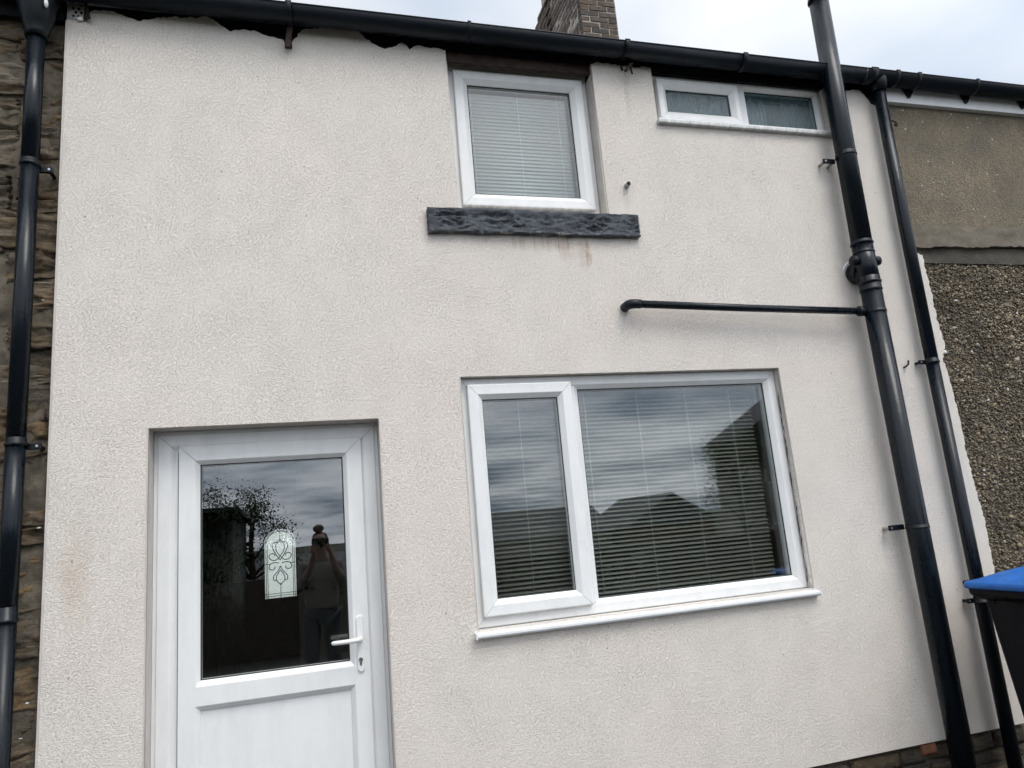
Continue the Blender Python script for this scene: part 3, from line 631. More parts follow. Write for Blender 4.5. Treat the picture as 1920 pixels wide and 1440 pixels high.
# ================================================================== stone plinth below the render
pl = bpy.data.objects.new('plinth', None); COL.objects.link(pl); pl.parent = house; pl['label'] = 'dark rubble stone plinth below the render'
box('mortar_bed', .31, 3.54, .030, .049, -.1, .231, 'mortar', pl)
r_ = random.Random(5); z = -.02; ci = 0
for h in (.085, .07, .088):
    x = .32 + r_.uniform(-.05, 0)
    while x < 3.53:
        L = r_.uniform(.13, .34); x2 = min(x + L, 3.54); top = min(z + h - .008, .229)
        if x2 - x > .05:
            isb = False
            rocky('brick' if isb else 'stone', max(x, .31) + .004, x2 - .004, .012 + r_.uniform(-.006, .012), .045, z + .004, top, 'redbrick' if isb else 'plinth', pl, 10, 5, .012, r_.randint(0, 9999), .012, 3.0)
        x = x2
    z += h; ci += 1
rocky('brick', 2.868, 2.962, .006, .044, .176, .2285, 'redbrick', pl, 10, 6, .012, 5, .010, 2.0)

# ================================================================== stone neighbour on the left
sh = thing('stone_house', 'brown rubble stone neighbour house behind the left downpipe', 'house')
box('wall', -4.2, -1.016, .075, .30, -.3, 3.98, 'mortar', sh)
rocky('mortar', -1.80, -1.0165, .047, .074, -.02, 3.95, 'pointing', sh, 60, 300, .020, 77, .001, 1.3)
roof(-4.2, -1.01, sh)
r_ = random.Random(21); x = -1.019
def lay(x1_, L, seed):       # a short run of stones, each with its own height and lean
    rr = random.Random(seed); z = rr.uniform(-.08, 0)
    while z < 3.92:
        h = rr.choice([.04, .06, .075, .09, .11, .135, .16, .19]); dx = rr.uniform(-.05, .05) if x1_ < -1.03 else 0
        rocky('stone', x1_ - L - rr.uniform(-.03, .07), x1_ + dx, .034 + rr.uniform(-.014, .016), .070, z + .002, z + h - rr.uniform(.0, .010), 'stone', sh, 20, max(8, int(h / .007)), .030, rr.randint(0, 9999), .007, 2.0, .011, rr.uniform(-.13, .13), 8.0, .040)
        z += h
lay(-1.019, .17, 1); lay(-1.19, .26, 2); lay(-1.45, .30, 3)
box('eaves_board', -4.2, -1.02, .0, .03, 3.86, 3.97, 'eaves', sh)
r_ = random.Random(9)
for px_, pz_ in ((-1.032, 2.085), (-1.055, .98), (-1.07, .86), (-1.06, 2.55), (-1.04, 1.62)):
    bm = bmesh.new(); bmesh.ops.create_icosphere(bm, subdivisions=1, radius=1)
    for v in bm.verts: v.co = Vector((px_ + v.co.x * r_.uniform(.003, .011), .016 + v.co.y * .004, pz_ + v.co.z * r_.uniform(.0015, .004)))
    obj('paint_splash', fin(bm, 'paint_splash'), 'paintw', sh)
tube('iron_hook', [(-1.024, .06, 2.045), (-1.024, -.006, 2.045), (-1.023, -.014, 2.055), (-1.022, -.012, 2.085)], .007, 'rust', sh, 8)

# ================================================================== pebbledash neighbour on the right
ph = thing('pebbledash_house', 'brown pebbledash and roughcast neighbour house beside the right downpipe', 'house')
box('wall', 3.45, 7.5, .060, .30, -.3, 3.98, 'rough2', ph)
roof(3.44, 7.5, ph)
slab('roughcast', rough_line([(3.452, 3.03), (3.9, 3.034), (4.4, 3.04), (5.2, 3.04), (7.5, 3.04)], .03, .004, 31) + [(7.5, 3.86), (3.452, 3.86)], [], .020, .0595, 'rough', ph)
slab('cement_band', rough_line([(3.452, 2.886), (3.56, 2.884), (3.70, 2.899), (3.9, 2.893), (4.2, 2.908), (4.5, 2.905), (7.5, 2.91)], .02, .0035, 32) + [(7.5, 3.04), (4.4, 3.0385), (3.9, 3.0325), (3.452, 3.0285)], [], .014, .0597, 'cement', ph)
box('lower_band', 3.452, 7.5, .040, .0598, 2.798, 2.90, 'cement2', ph)
# pebbles thrown on the wall: too small to pick apart
rg = np.random.default_rng(4); X0, X1, Z0, Z1 = 3.455, 5.4, .25, 2.80; NP = 88000
ico = bmesh.new(); bmesh.ops.create_icosphere(ico, subdivisions=1, radius=1.0); ico.verts.ensure_lookup_table()
iv = np.array([v.co[:] for v in ico.verts]); itf = np.array([[v.index for v in f.verts] for f in ico.faces]); ico.free()
c = np.stack([rg.uniform(X0, X1, NP), rg.uniform(.046, .060, NP), rg.uniform(Z0, Z1, NP)], 1)
sc = rg.lognormal(math.log(.0042), .40, (NP, 1, 1)) * rg.uniform(.6, 1.35, (NP, 1, 3))
ang = rg.uniform(0, 2 * math.pi, NP); ca, sa = np.cos(ang)[:, None], np.sin(ang)[:, None]
vv = iv[None] * sc * (1 + rg.uniform(-.22, .22, (NP, len(iv), 1)))
xx = vv[:, :, 0] * ca - vv[:, :, 2] * sa; z2 = vv[:, :, 0] * sa + vv[:, :, 2] * ca
vv = np.stack([xx, vv[:, :, 1], z2], 2) + c[:, None]
ff = (itf[None] + (np.arange(NP) * len(iv))[:, None, None]).reshape(-1, 3)
me = bpy.data.meshes.new('pebbles'); me.vertices.add(NP * len(iv)); me.vertices.foreach_set('co', vv.astype('f').ravel())
me.loops.add(ff.size); me.loops.foreach_set('vertex_index', ff.astype('i').ravel())
me.polygons.add(len(ff)); me.polygons.foreach_set('loop_start', (np.arange(len(ff)) * 3).astype('i')); me.update(calc_edges=True)
pb = obj('pebbles', me, 'pebble', ph); pb['kind'] = 'stuff'
r_ = random.Random(77)
for px_, pz_, s in ((3.555, 2.245, .022), (3.72, 2.56, .012), (3.80, 1.95, .010), (3.66, 1.55, .009), (3.548, 2.97, .006), (3.92, 2.62, .006)):
    bm = bmesh.new(); bmesh.ops.create_icosphere(bm, subdivisions=2, radius=1)
    for v in bm.verts: v.co = Vector((px_ + v.co.x * s * r_.uniform(.7, 1.2), .036 + v.co.y * .008, pz_ + v.co.z * s * .55 * r_.uniform(.7, 1.2)))
    obj('mortar_splash', fin(bm, 'mortar_splash'), 'paintw', ph)
# white fascia under its gutter
box('fascia', 3.46, 7.5, -.016, .0195, 3.828, 3.955, 'upvc', ph, .002)
bm = bmesh.new(); tor = [(3.483 + .022 * math.cos(t), -.012 + .02 * math.sin(t * .5), 3.682 + .026 * math.sin(t)) for t in np.linspace(-2.4, 2.2, 14)]
add_tube(bm, tor, .005, 8); obj('iron_ring', fin(bm, 'iron_ring'), 'rust', ph)

# ================================================================== gutters
def gz(x): return 3.973 - .005 * x
GY, GR = -.073, .058
def add_halfring(bm, x0, x1, r0, r1, a0=180, a1=360, n=20, dz=0.0):
    secs = []
    for x in (x0, x1):
        o_ = [bm.verts.new((x, GY + r1 * math.cos(R(t)), gz(x) + dz + r1 * math.sin(R(t)))) for t in np.linspace(a0, a1, n)]
        i_ = [bm.verts.new((x, GY + r0 * math.cos(R(t)), gz(x) + dz + r0 * math.sin(R(t)))) for t in np.linspace(a0, a1, n)]
        secs.append(o_ + i_[::-1])
    a, b = secs; m_ = len(a)
    for i in range(m_):
        f = bm.faces.new((a[i], a[(i + 1) % m_], b[(i + 1) % m_], b[i])); f.smooth = i not in (n - 1, m_ - 1)
    for s in (a, b):
        for i in range(n - 1): bm.faces.new((s[i], s[i + 1], s[m_ - 2 - i], s[m_ - 1 - i]))
def trough(x0, x1, parent):
    bm = bmesh.new(); add_halfring(bm, x0, x1, GR - .004, GR)
    add_tube(bm, [(x0, GY - GR + .001, gz(x0)), (x1, GY - GR + .001, gz(x1))], .0042, 8)
    return obj('trough', fin(bm, 'trough'), 'gutter', parent)
def clip(x, parent, w=.028, t=.005):
    bm = bmesh.new(); add_halfring(bm, x - w / 2, x + w / 2, GR + .0006, GR + t, 176, 364); add_box(bm, x - w / 2, x + w / 2, GY - GR - .006, GY - GR + .012, gz(x) + .003, gz(x) + .009, .001)
    return obj('gutter_clip', fin(bm, 'gutter_clip'), 'fit', parent)
gm = thing('gutter', 'long black half-round gutter above the cream rendered wall', 'gutter')
trough(-1.04, 3.245, gm)
for x in (-.053, 1.69, 2.416): clip(x, gm)
for x in (.82, 2.98): clip(x, gm, .018, .003)
# old iron brackets left in the wall head
def bracket_iron(pts_list, label):
    t = thing('gutter_bracket', label, 'bracket')
    for pts, r in pts_list:
        bm = bmesh.new(); add_tube(bm, pts, r, 6); obj('bar', fin(bm, 'bar'), 'rust', t)
    return t
t = thing('gutter_bracket', 'short rusty iron bracket hanging below the gutter, left of the square window', 'bracket')
bm = bmesh.new(); add_box(bm, -.072, -.038, -.045, .03, 3.822, 3.836, .002); add_box(bm, -.068, -.042, -.046, -.034, 3.80, 3.915, .002)
for v in bm.verts: v.co.x += (v.co.z - 3.86) * .12
obj('bar', fin(bm, 'bar'), 'rust', t)
bracket_iron([([(1.762, -.02, 3.915), (1.735, -.05, 3.885), (1.69, -.06, 3.832)], [.007, .008, .009]), ([(1.735, -.03, 3.912), (1.738, -.045, 3.83)], [.005, .0055]), ([(1.705, .02, 3.93), (1.70, -.01, 3.875)], [.008, .007])], 'crossed rusty iron bracket stubs under the gutter between the upper windows')
gr_ = thing('gutter', 'black gutter with pointed fascia brackets above the white fascia board', 'gutter')
trough(3.25, 7.5, gr_)
for x in (3.30, 3.47): clip(x, gr_, .05 if x < 3.4 else .026)
for x in (3.63, 4.08, 4.55, 5.4):
    clip(x, gr_, .026)
    bm = bmesh.new(); pr = [(-.042, 3.918), (.042, 3.918), (.007, 3.862), (-.007, 3.862)]
    fr = [bm.verts.new((x + a_, -.030, z_)) for a_, z_ in pr]; bk = [bm.verts.new((x + a_ * .8, -.0165, z_)) for a_, z_ in pr]
    for i in range(4): bm.faces.new((fr[i], fr[(i + 1) % 4], bk[(i + 1) % 4], bk[i]))
    bm.faces.new(fr); bm.faces.new(bk[::-1]); obj('fascia_bracket', fin(bm, 'fascia_bracket'), 'fit', gr_)
gl_ = thing('gutter', 'black gutter end and outlet above the stone wall', 'gutter')
trough(-4.2, -1.045, gl_)
tube('outlet', [(-1.105, -.07, 3.975), (-1.105, -.07, 3.955), (-1.105, -.07, 3.90), (-1.105, -.068, 3.865), (-1.105, -.062, 3.82), (-1.107, -.055, 3.78), (-1.108, -.052, 3.745), (-1.108, -.052, 3.72)], [.083, .086, .084, .074, .066, .056, .045, .043], 'fit', gl_, 28)
clip(-1.045, gl_, .06, .008); clip(-1.30, gl_)
bm = bmesh.new(); bmesh.ops.create_icosphere(bm, subdivisions=2, radius=1)
for v in bm.verts: v.co = Vector((-1.052 + v.co.x * .008, -.125 + v.co.y * .012, 3.842 + v.co.z * .02))
obj('mortar_splash', fin(bm, 'mortar_splash'), 'paintw', gl_)

# perforated plaster bead left showing at the top corner of the render
bd = thing('plaster_bead', 'bent perforated metal bead at the top left corner of the render', 'plaster bead')
holes = []
for j in range(5):
    for i in range(2):
        cx_, cz_ = -.985 + i * .022 + (j % 2) * .011, 3.885 + j * .020
        holes.append([(cx_ + .0065 * math.cos(t), cz_ + .0075 * math.sin(t)) for t in np.linspace(0, 2 * math.pi, 11)[:-1]])
slab('mesh_wing', [(-1.009, 3.872), (-.945, 3.866), (-.938, 3.985), (-1.009, 3.985)], holes, -.0045, -.003, 'galv', bd)
bm = bmesh.new(); q = [(-.944, -.0035, 3.866), (-.906, -.032, 3.858), (-.928, -.030, 3.98), (-.938, -.0035, 3.985)]
a = [bm.verts.new(v) for v in q]; b = [bm.verts.new((v[0], v[1] + .0015, v[2])) for v in q]
for i in range(4): bm.faces.new((a[i], a[(i + 1) % 4], b[(i + 1) % 4], b[i]))
bm.faces.new(a); bm.faces.new(b[::-1]); obj('bent_wing', fin(bm, 'bent_wing'), 'rust', bd)
bm = bmesh.new(); bmesh.ops.create_icosphere(bm, subdivisions=2, radius=1)
for v in bm.verts: v.co = Vector((-.955 + v.co.x * .014, -.010 + v.co.y * .008, 3.868 + v.co.z * .009 * (1 + .4 * mnoise.noise(v.co * 3))))
obj('plaster_lump', fin(bm, 'plaster_lump'), 'paintw', bd)

# ================================================================== soil pipe
SX, SY, SR = 3.0, -.10, .055
sp_ = thing('soil_pipe', 'thick black soil stack running up past the gutter', 'pipe')
tube('pipe', [(SX, SY, .03), (SX - .004, SY, 1.2), (SX - .010, SY, 2.60)], SR, 'pipe', sp_, 40)
tube('pipe', [(SX - .010, SY, 2.60), (SX - .012, SY, 2.84)], SR + .001, 'pipe', sp_, 40)
tube('pipe', [(SX - .012, SY, 2.80), (SX + .0, SY, 3.6), (SX + .014, SY, 4.43)], SR, 'pipe', sp_, 40)
tube('pipe', [(SX + .014, SY, 4.40), (SX + .02, SY, 5.1)], SR, 'pipe', sp_, 40)
collar('collar', SX + .013, SY, 4.40, 4.47, SR, 'pipe', sp_, .007); collar('collar', SX - .004, SY, 3.375, 3.405, SR, 'fit', sp_, .004)
collar('collar', SX - .012, SY, 2.838, 2.862, SR, 'fit', sp_, .006); collar('collar', SX - .012, SY, 2.784, 2.800, SR, 'fit', sp_, .004)
collar('collar', SX - .0095, SY, 2.608, 2.650, SR, 'pipe', sp_, .006); collar('collar', SX - .0095, SY, 2.565, 2.612, SR, 'fit', sp_, .0035)
collar('collar', SX - .008, SY, 2.440, 2.462, SR, 'fit', sp_, .0028); collar('collar', SX - .004, SY, 1.278, 1.302, SR, 'fit', sp_, .0028)
tube('branch', [(SX - .012, SY, 2.640), (SX - .012, SY + .04, 2.675), (SX - .012, -.052, 2.688)], SR - .004, 'pipe', sp_, 32)
tube('branch_socket', [(SX - .012, -.066, 2.684), (SX - .012, -.062, 2.685), (SX - .012, -.038, 2.694), (SX - .012, -.034, 2.695), (SX - .012, .02, 2.716)], [.056, .062, .062, .058, .058], 'fit', sp_, 32)
tube('sealant', [(SX - .014, -.004, 2.710), (SX - .014, .004, 2.712)], [.068, .072], 'paintw', sp_, 24)
for s in (-1, 1):
    tube('boss', [(SX - .012 + s * .035, SY - .002, 2.742), (SX - .012 + s * .062, SY - .002, 2.744), (SX - .012 + s * .064, SY - .002, 2.744), (SX - .012 + s * .088, SY - .002, 2.746), (SX - .012 + s * .088, SY - .002, 2.746), (SX - .012 + s * .080, SY - .002, 2.7455)], [.023, .023, .0265, .0265, .021, .020], 'fit', sp_, 24)
def pipe_clip(x0, x1, z, parent, fix=True):
    bm = bmesh.new(); add_box(bm, x0, x1, -.058, -.046, z - .014, z + .014, .004); o = obj('clip_arm', fin(bm, 'clip_arm'), 'fit', parent)
    tube('screw', [(x0 + .014, -.060, z), (x0 + .014, -.0575, z)], .006, 'steel', parent, 10)
    tube('spacer', [(x0 + .014, -.046, z), (x0 + .014, .004, z - .002)], .0085, 'galv', parent, 12); return o
pipe_clip(2.875, 2.955, 3.372, sp_); pipe_clip(2.86, 2.955, 1.291, sp_)
tube('spacer', [(2.945, -.05, 3.37), (2.945, .004, 3.36)], .0085, 'galv', sp_, 12)
box('clip_end', SX + .05, SX + .066, SY + .0, SY + .022, 2.436, 2.464, 'fit', sp_, .003); box('clip_end', SX + .052, SX + .064, SY + .0, SY + .02, 1.275, 1.305, 'fit', sp_, .003)

wp = thing('waste_pipe', 'thin black horizontal waste pipe joining the soil stack', 'pipe')
tube('pipe', [(1.565, -.062, 2.508), (2.2, -.070, 2.482), (2.925, -.082, 2.458)], .0195, 'pipe', wp, 24)
tube('elbow', [(1.545, .01, 2.508), (1.545, -.03, 2.508), (1.548, -.048, 2.508), (1.558, -.059, 2.508), (1.575, -.062, 2.508), (1.605, -.0625, 2.5065)], [.0235, .0235, .0245, .0245, .0235, .0235], 'fit', wp, 24)
tube('socket', [(2.895, -.0815, 2.459), (2.899, -.0816, 2.459), (2.922, -.082, 2.458), (2.924, -.082, 2.458), (2.960, -.084, 2.457)], [.022, .0275, .0275, .024, .030], 'fit', wp, 24)
tube('solvent_smear', [(2.952, -.088, 2.476), (2.958, -.118, 2.492)], .006, 'galv', wp, 8)

ov = thing('overflow_pipe', 'short open grey pipe end sticking out beside the square window', 'pipe')
bm = bmesh.new(); n = 20; rings = []
for y, r in ((.02, .0135), (-.032, .0135), (-.033, .0110), (-.010, .0108)):
    rings.append([bm.verts.new((1.640 + r * math.cos(2 * math.pi * k / n), y, 3.182 + r * math.sin(2 * math.pi * k / n))) for k in range(n)])
for a, b in zip(rings, rings[1:]):
    for k in range(n): bm.faces.new((a[k], a[(k + 1) % n], b[(k + 1) % n], b[k]))
obj('pipe_end', fin(bm, 'pipe_end'), 'galv', ov)
tube('pipe_bore', [(1.640, -.012, 3.182), (1.640, .0, 3.182)], .0112, 'gasket', ov, 16)

# ================================================================== downpipes
dr = thing('downpipe', 'black rainwater downpipe between the soil stack and the pebbledash', 'downpipe')
tube('pipe', [(3.352, -.058, .05), (3.352, -.058, 2.19)], .034, 'pipe', dr, 28); tube('pipe', [(3.352, -.058, 2.17), (3.358, -.058, 3.0), (3.372, -.058, 3.90)], .034, 'pipe', dr, 28)
tube('outlet', [(3.372, -.062, 3.86), (3.372, -.066, 3.90), (3.370, -.070, 3.95)], [.039, .046, .06], 'fit', dr, 24)
for z in (2.172, .878):
    collar('collar', 3.352, -.058, z - .014, z + .014, .034, 'fit', dr, .005)
    box('bracket_arm', 3.283, 3.335, -.042, -.030, z - .012, z + .012, 'fit', dr, .003); tube('spacer', [(3.295, -.03, z), (3.295, .003, z)], .008, 'fit', dr, 10); tube('screw', [(3.295, -.044, z), (3.295, -.0415, z)], .005, 'steel', dr, 8)
dl = thing('downpipe', 'black rainwater downpipe in front of the rubble stone wall', 'downpipe')
tube('pipe', [(-1.112, -.050, .02), (-1.112, -.050, 1.30)], .034, 'pipe', dl, 28); tube('pipe', [(-1.111, -.050, 1.28), (-1.110, -.050, 1.96)], .034, 'pipe', dl, 28)
tube('pipe', [(-1.110, -.050, 1.95), (-1.109, -.050, 3.14)], .034, 'pipe', dl, 28); tube('pipe', [(-1.109, -.050, 3.12), (-1.108, -.052, 3.735)], .034, 'pipe', dl, 28)
for z, q in ((3.130, .016), (1.952, .018)):
    collar('collar', -1.109, -.050, z - q, z + q, .034, 'fit', dl, .005)
    box('bracket_arm', -1.082, -1.030, -.034, -.018, z - .030, z - .004, 'fit', dl, .003); tube('spacer', [(-1.045, -.02, z - .017), (-1.045, .045, z - .017)], .008, 'fit', dl, 10); tube('screw', [(-1.043, -.037, z - .017), (-1.043, -.0335, z - .017)], .005, 'steel', dl, 10)
collar('collar', -1.112, -.050, 1.278, 1.338, .034, 'pipe', dl, .0045)
nl = tag(tube('bent_nail', [(3.205, .01, 2.150), (3.208, -.016, 2.154), (3.222, -.022, 2.166), (3.228, -.022, 2.188)], [.004, .005, .005, .006], 'rust', None, 8), 'bent rusty nail sticking out of the render between the two right pipes', 'nail')

# ================================================================== wheelie bin
wb = thing('wheelie_bin', 'black wheelie bin with blue lid at the right edge', 'bin', loc=(3.262, -.69, .0)); wb.scale = (1, 1, 1.005)
def loft(bm, secs, seg=5):
    """secs: (x0,x1,y0,y1,z,r) rounded rectangles stacked in z"""
    rings = []
    for x0, x1, y0, y1, z, r in secs:
        rr = []
        for cx_, cy_, a0 in ((x1 - r, y1 - r, 0), (x0 + r, y1 - r, 90), (x0 + r, y0 + r, 180), (x1 - r, y0 + r, 270)):
            for k_ in range(seg + 1):
                t = R(a0 + 90 * k_ / seg); zz_ = z(cx_ + r * math.cos(t), cy_ + r * math.sin(t)) if callable(z) else z
                rr.append(bm.verts.new((cx_ + r * math.cos(t), cy_ + r * math.sin(t), zz_)))
        rings.append(rr)
    n = len(rings[0])
    for a, b in zip(rings, rings[1:]):
        for k_ in range(n): bm.faces.new((a[k_], a[(k_ + 1) % n], b[(k_ + 1) % n], b[k_])).smooth = True
    bm.faces.new(rings[0][::-1]); bm.faces.new(rings[-1])
bm = bmesh.new(); loft(bm, [(-.185, .185, -.24, .25, .05, .04), (-.19, .19, -.25, .255, .10, .045), (-.235, .235, -.31, .33, .955, .05), (-.235, .235, -.31, .33, .965, .05)]); obj('body', fin(bm, 'body'), 'binblack', wb)
bm = bmesh.new(); loft(bm, [(-.240, .240, -.315, .335, .935, .05), (-.275, .275, -.36, .365, .955, .055), (-.282, .282, -.367, .372, .962, .06), (-.284, .284, -.369, .374, .990, .06), (-.278, .278, -.363, .368, .997, .06)]); obj('rim', fin(bm, 'rim'), 'binblack', wb)
for yy in (-.22, .02, .26):      # curved gussets under the rim on the side facing the yard
    bm = bmesh.new(); pr = [(-.278, .958)] + [(-.272 + .045 * math.sin(t), .958 - .085 * (1 - math.cos(t))) for t in np.linspace(.25, 1.45, 8)] + [(-.224, .955)]
    a = [bm.verts.new((x, yy - .006, z)) for x, z in pr]; b = [bm.verts.new((x, yy + .006, z)) for x, z in pr]
    for i in range(len(pr)): bm.faces.new((a[i], a[(i + 1) % len(pr)], b[(i + 1) % len(pr)], b[i]))
    bm.faces.new(a); bm.faces.new(b[::-1]); obj('gusset', fin(bm, 'gusset'), 'binblack', wb)
dome = lambda k: (lambda x, y: 1.012 + k * (.055 * (1 - (x / .30) ** 2) + .02 * (1 - (y / .40) ** 2)))
bm = bmesh.new(); loft(bm, [(-.292, .292, -.378, .385, .990, .065), (-.298, .298, -.384, .390, 1.0, .07), (-.292, .292, -.378, .384, 1.018, .07), (-.265, .265, -.35, .357, dome(.35), .07), (-.20, .20, -.28, .29, dome(.75), .06), (-.12, .12, -.20, .21, dome(.95), .05), (-.04, .04, -.1, .1, dome(1.0), .03)]); obj('lid', fin(bm, 'lid'), 'binblue', wb)
tube('handle', [(-.20, .385, .985), (-.20, .43, 1.0), (.20, .43, 1.0), (.20, .385, .985)], .014, 'binblack', wb, 10)
for s in (-1, 1): tube('wheel', [(s * .20, .27, .10), (s * .245, .27, .10)], .10, 'rubber', wb, 24)
tube('axle', [(-.2, .27, .10), (.2, .27, .10)], .012, 'steel', wb, 10)

# ================================================================== blinds and things on the sills inside
def blind(label, x0, x1, z0, z1, y, pitch, tilt, cords, head=True, sm='slat'):
    t = thing('venetian_blind', label, 'blind')
    bm = bmesh.new(); L = x1 - x0; w_ = .0125; pts = [(-w_, 0), (-w_ * .5, .0019), (0, .0026), (w_ * .5, .0019), (w_, 0)]
    a = [bm.verts.new((-L / 2, u, v)) for u, v in pts]; b = [bm.verts.new((L / 2, u, v)) for u, v in pts]
    a2 = [bm.verts.new((-L / 2, u, v - .0008)) for u, v in pts]; b2 = [bm.verts.new((L / 2, u, v - .0008)) for u, v in pts]
    for i in range(4):
        bm.faces.new((a[i], a[i + 1], b[i + 1], b[i])).smooth = True; bm.faces.new((a2[i], b2[i], b2[i + 1], a2[i + 1])).smooth = True
        bm.faces.new((a[i], a2[i], a2[i + 1], a[i + 1])); bm.faces.new((b[i], b[i + 1], b2[i + 1], b2[i]))
    bm.faces.new((a[0], b[0], b2[0], a2[0])); bm.faces.new((a[4], a2[4], b2[4], b[4]))
    me = fin(bm, 'slat'); n = int((z1 - z0) / pitch); rb = random.Random(int(x0 * 100))
    for i in range(n):
        o = obj('slat', me, sm, t); o.location = ((x0 + x1) / 2, y + rb.uniform(-.0006, .0006), z0 + pitch * (i + .6)); o.rotation_euler = (R(tilt) + rb.uniform(-.07, .07), rb.uniform(-.002, .002), 0)
    for cx_ in cords:
        for dy in (-.0135, .0135): tube('cord', [(cx_ + dy * .3, y + dy, z0), (cx_ + dy * .3, y + dy, z1)], .0011, 'cord', t, 5)
    box('bottom_rail', x0, x1, y - .012, y + .012, z0 - .012, z0 + .002, 'slat', t, .003)
    if head: box('head_rail', x0, x1, y - .014, y + .014, z1, z1 + .03, 'slat', t, .002)
    return t
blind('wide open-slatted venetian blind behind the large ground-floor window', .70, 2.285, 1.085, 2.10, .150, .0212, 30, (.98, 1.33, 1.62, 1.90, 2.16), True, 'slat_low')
blind('closed pale venetian blind behind the square upper window', .80, 1.455, 3.14, 3.79, .165, .0212, 68, (.87, 1.13, 1.36))
box('window_board', .65, 2.41, .115, .45, 1.02, 1.045, 'roomwall', house, .004)
# potted plant on the inner sill
pp = thing('potted_plant', 'potted plant with starry white flowers on the inner sill behind the blind', 'plant', loc=(1.50, .29, 1.045))
tube('pot', [(0, 0, 0), (0, 0, .01), (0, 0, .09), (0, 0, .10)], [.038, .042, .052, .055], M['paintw'], pp, 20)
bm = bmesh.new(); rp = random.Random(3)
for k in range(26):
    a_ = rp.uniform(0, 6.28); l = rp.uniform(.07, .15); d = Vector((math.cos(a_), math.sin(a_), rp.uniform(.3, 1.4))).normalized(); s_ = d.cross(Vector((0, 0, 1))).normalized() * .012
    b0 = Vector((0, 0, .09)); q = [bm.verts.new(b0), bm.verts.new(b0 + d * l * .5 + s_), bm.verts.new(b0 + d * l), bm.verts.new(b0 + d * l * .5 - s_)]; bm.faces.new(q)
obj('leaves', fin(bm, 'leaves'), plain('leaf_green', (0.03, 0.07, 0.025), .6), pp)
bm = bmesh.new()
for k in range(7):
    c_ = Vector((rp.uniform(-.11, .11), rp.uniform(-.07, .03), rp.uniform(.13, .23)))
    for j in range(6):
        a_ = j * 1.047; e1 = Vector((math.cos(a_), -.3, math.sin(a_))) * .026; e2 = Vector((-math.sin(a_), 0, math.cos(a_))) * .006
        bm.faces.new([bm.verts.new(c_), bm.verts.new(c_ + e1 * .55 + e2), bm.verts.new(c_ + e1), bm.verts.new(c_ + e1 * .55 - e2)])
obj('flowers', fin(bm, 'flowers'), 'paintw', pp)
fn = thing('desk_fan', 'round pale desk fan on the inner sill behind the narrow left light', 'fan', loc=(.90, .33, 1.045))
tube('base', [(0, 0, 0), (0, 0, .015), (0, 0, .02)], [.07, .07, .05], 'slat', fn, 24); tube('stem', [(0, .02, .015), (0, .02, .14)], .011, 'slat', fn, 10)
bm = bmesh.new()
for r_k, y_ in ((.13, 0), (.13, .05), (.10, -.015), (.065, -.022), (.03, -.026)):
    add_tube(bm, [(r_k * math.cos(t), y_, .17 + r_k * math.sin(t)) for t in np.linspace(0, 2 * math.pi, 33)], .003, 6, False)
for k in range(24):
    a_ = k * math.pi / 12; add_tube(bm, [(.03 * math.cos(a_), -.026, .17 + .03 * math.sin(a_)), (.10 * math.cos(a_), -.015, .17 + .10 * math.sin(a_)), (.13 * math.cos(a_), 0, .17 + .13 * math.sin(a_)), (.13 * math.cos(a_), .05, .17 + .13 * math.sin(a_))], .0016, 4)
obj('cage', fin(bm, 'cage'), 'slat', fn); tube('motor', [(0, -.028, .17), (0, .07, .17)], [.03, .045], 'slat', fn, 20)
bm = bmesh.new()
for k in range(4):
    a_ = k * math.pi / 2 + .4; u = Vector((math.cos(a_), 0, math.sin(a_))); v_ = Vector((-math.sin(a_), .35, math.cos(a_)))
    bm.faces.new([bm.verts.new(Vector((0, .02, .17)) + q_) for q_ in (u * .03 - v_ * .015, u * .10 - v_ * .04, u * .115 + v_ * .02, u * .04 + v_ * .03)])
obj('fan_blade', fin(bm, 'fan_blade'), 'roomwall', fn)
for k_, (x0_, x1_, lab) in enumerate(((1.95, 2.68, 'pale cloth hanging behind the frosted window, wide left piece'), (2.79, 3.0, 'narrow pale cloth hanging behind the right end of the frosted window'))):
    bm = bmesh.new(); n = 30; a = []; b = []
    for i in range(n + 1):
        x = x0_ + (x1_ - x0_) * i / n; y = .125 + .006 * math.sin(x * 60); a.append(bm.verts.new((x, y, 3.45))); b.append(bm.verts.new((x, y, 3.86 - .02 * (i % 5 == 0) - k_ * .02)))
    for i in range(n): bm.faces.new((a[i], a[i + 1], b[i + 1], b[i])).smooth = True
    tag(obj('curtain', fin(bm, 'curtain'), 'cord', None), lab, 'curtain')

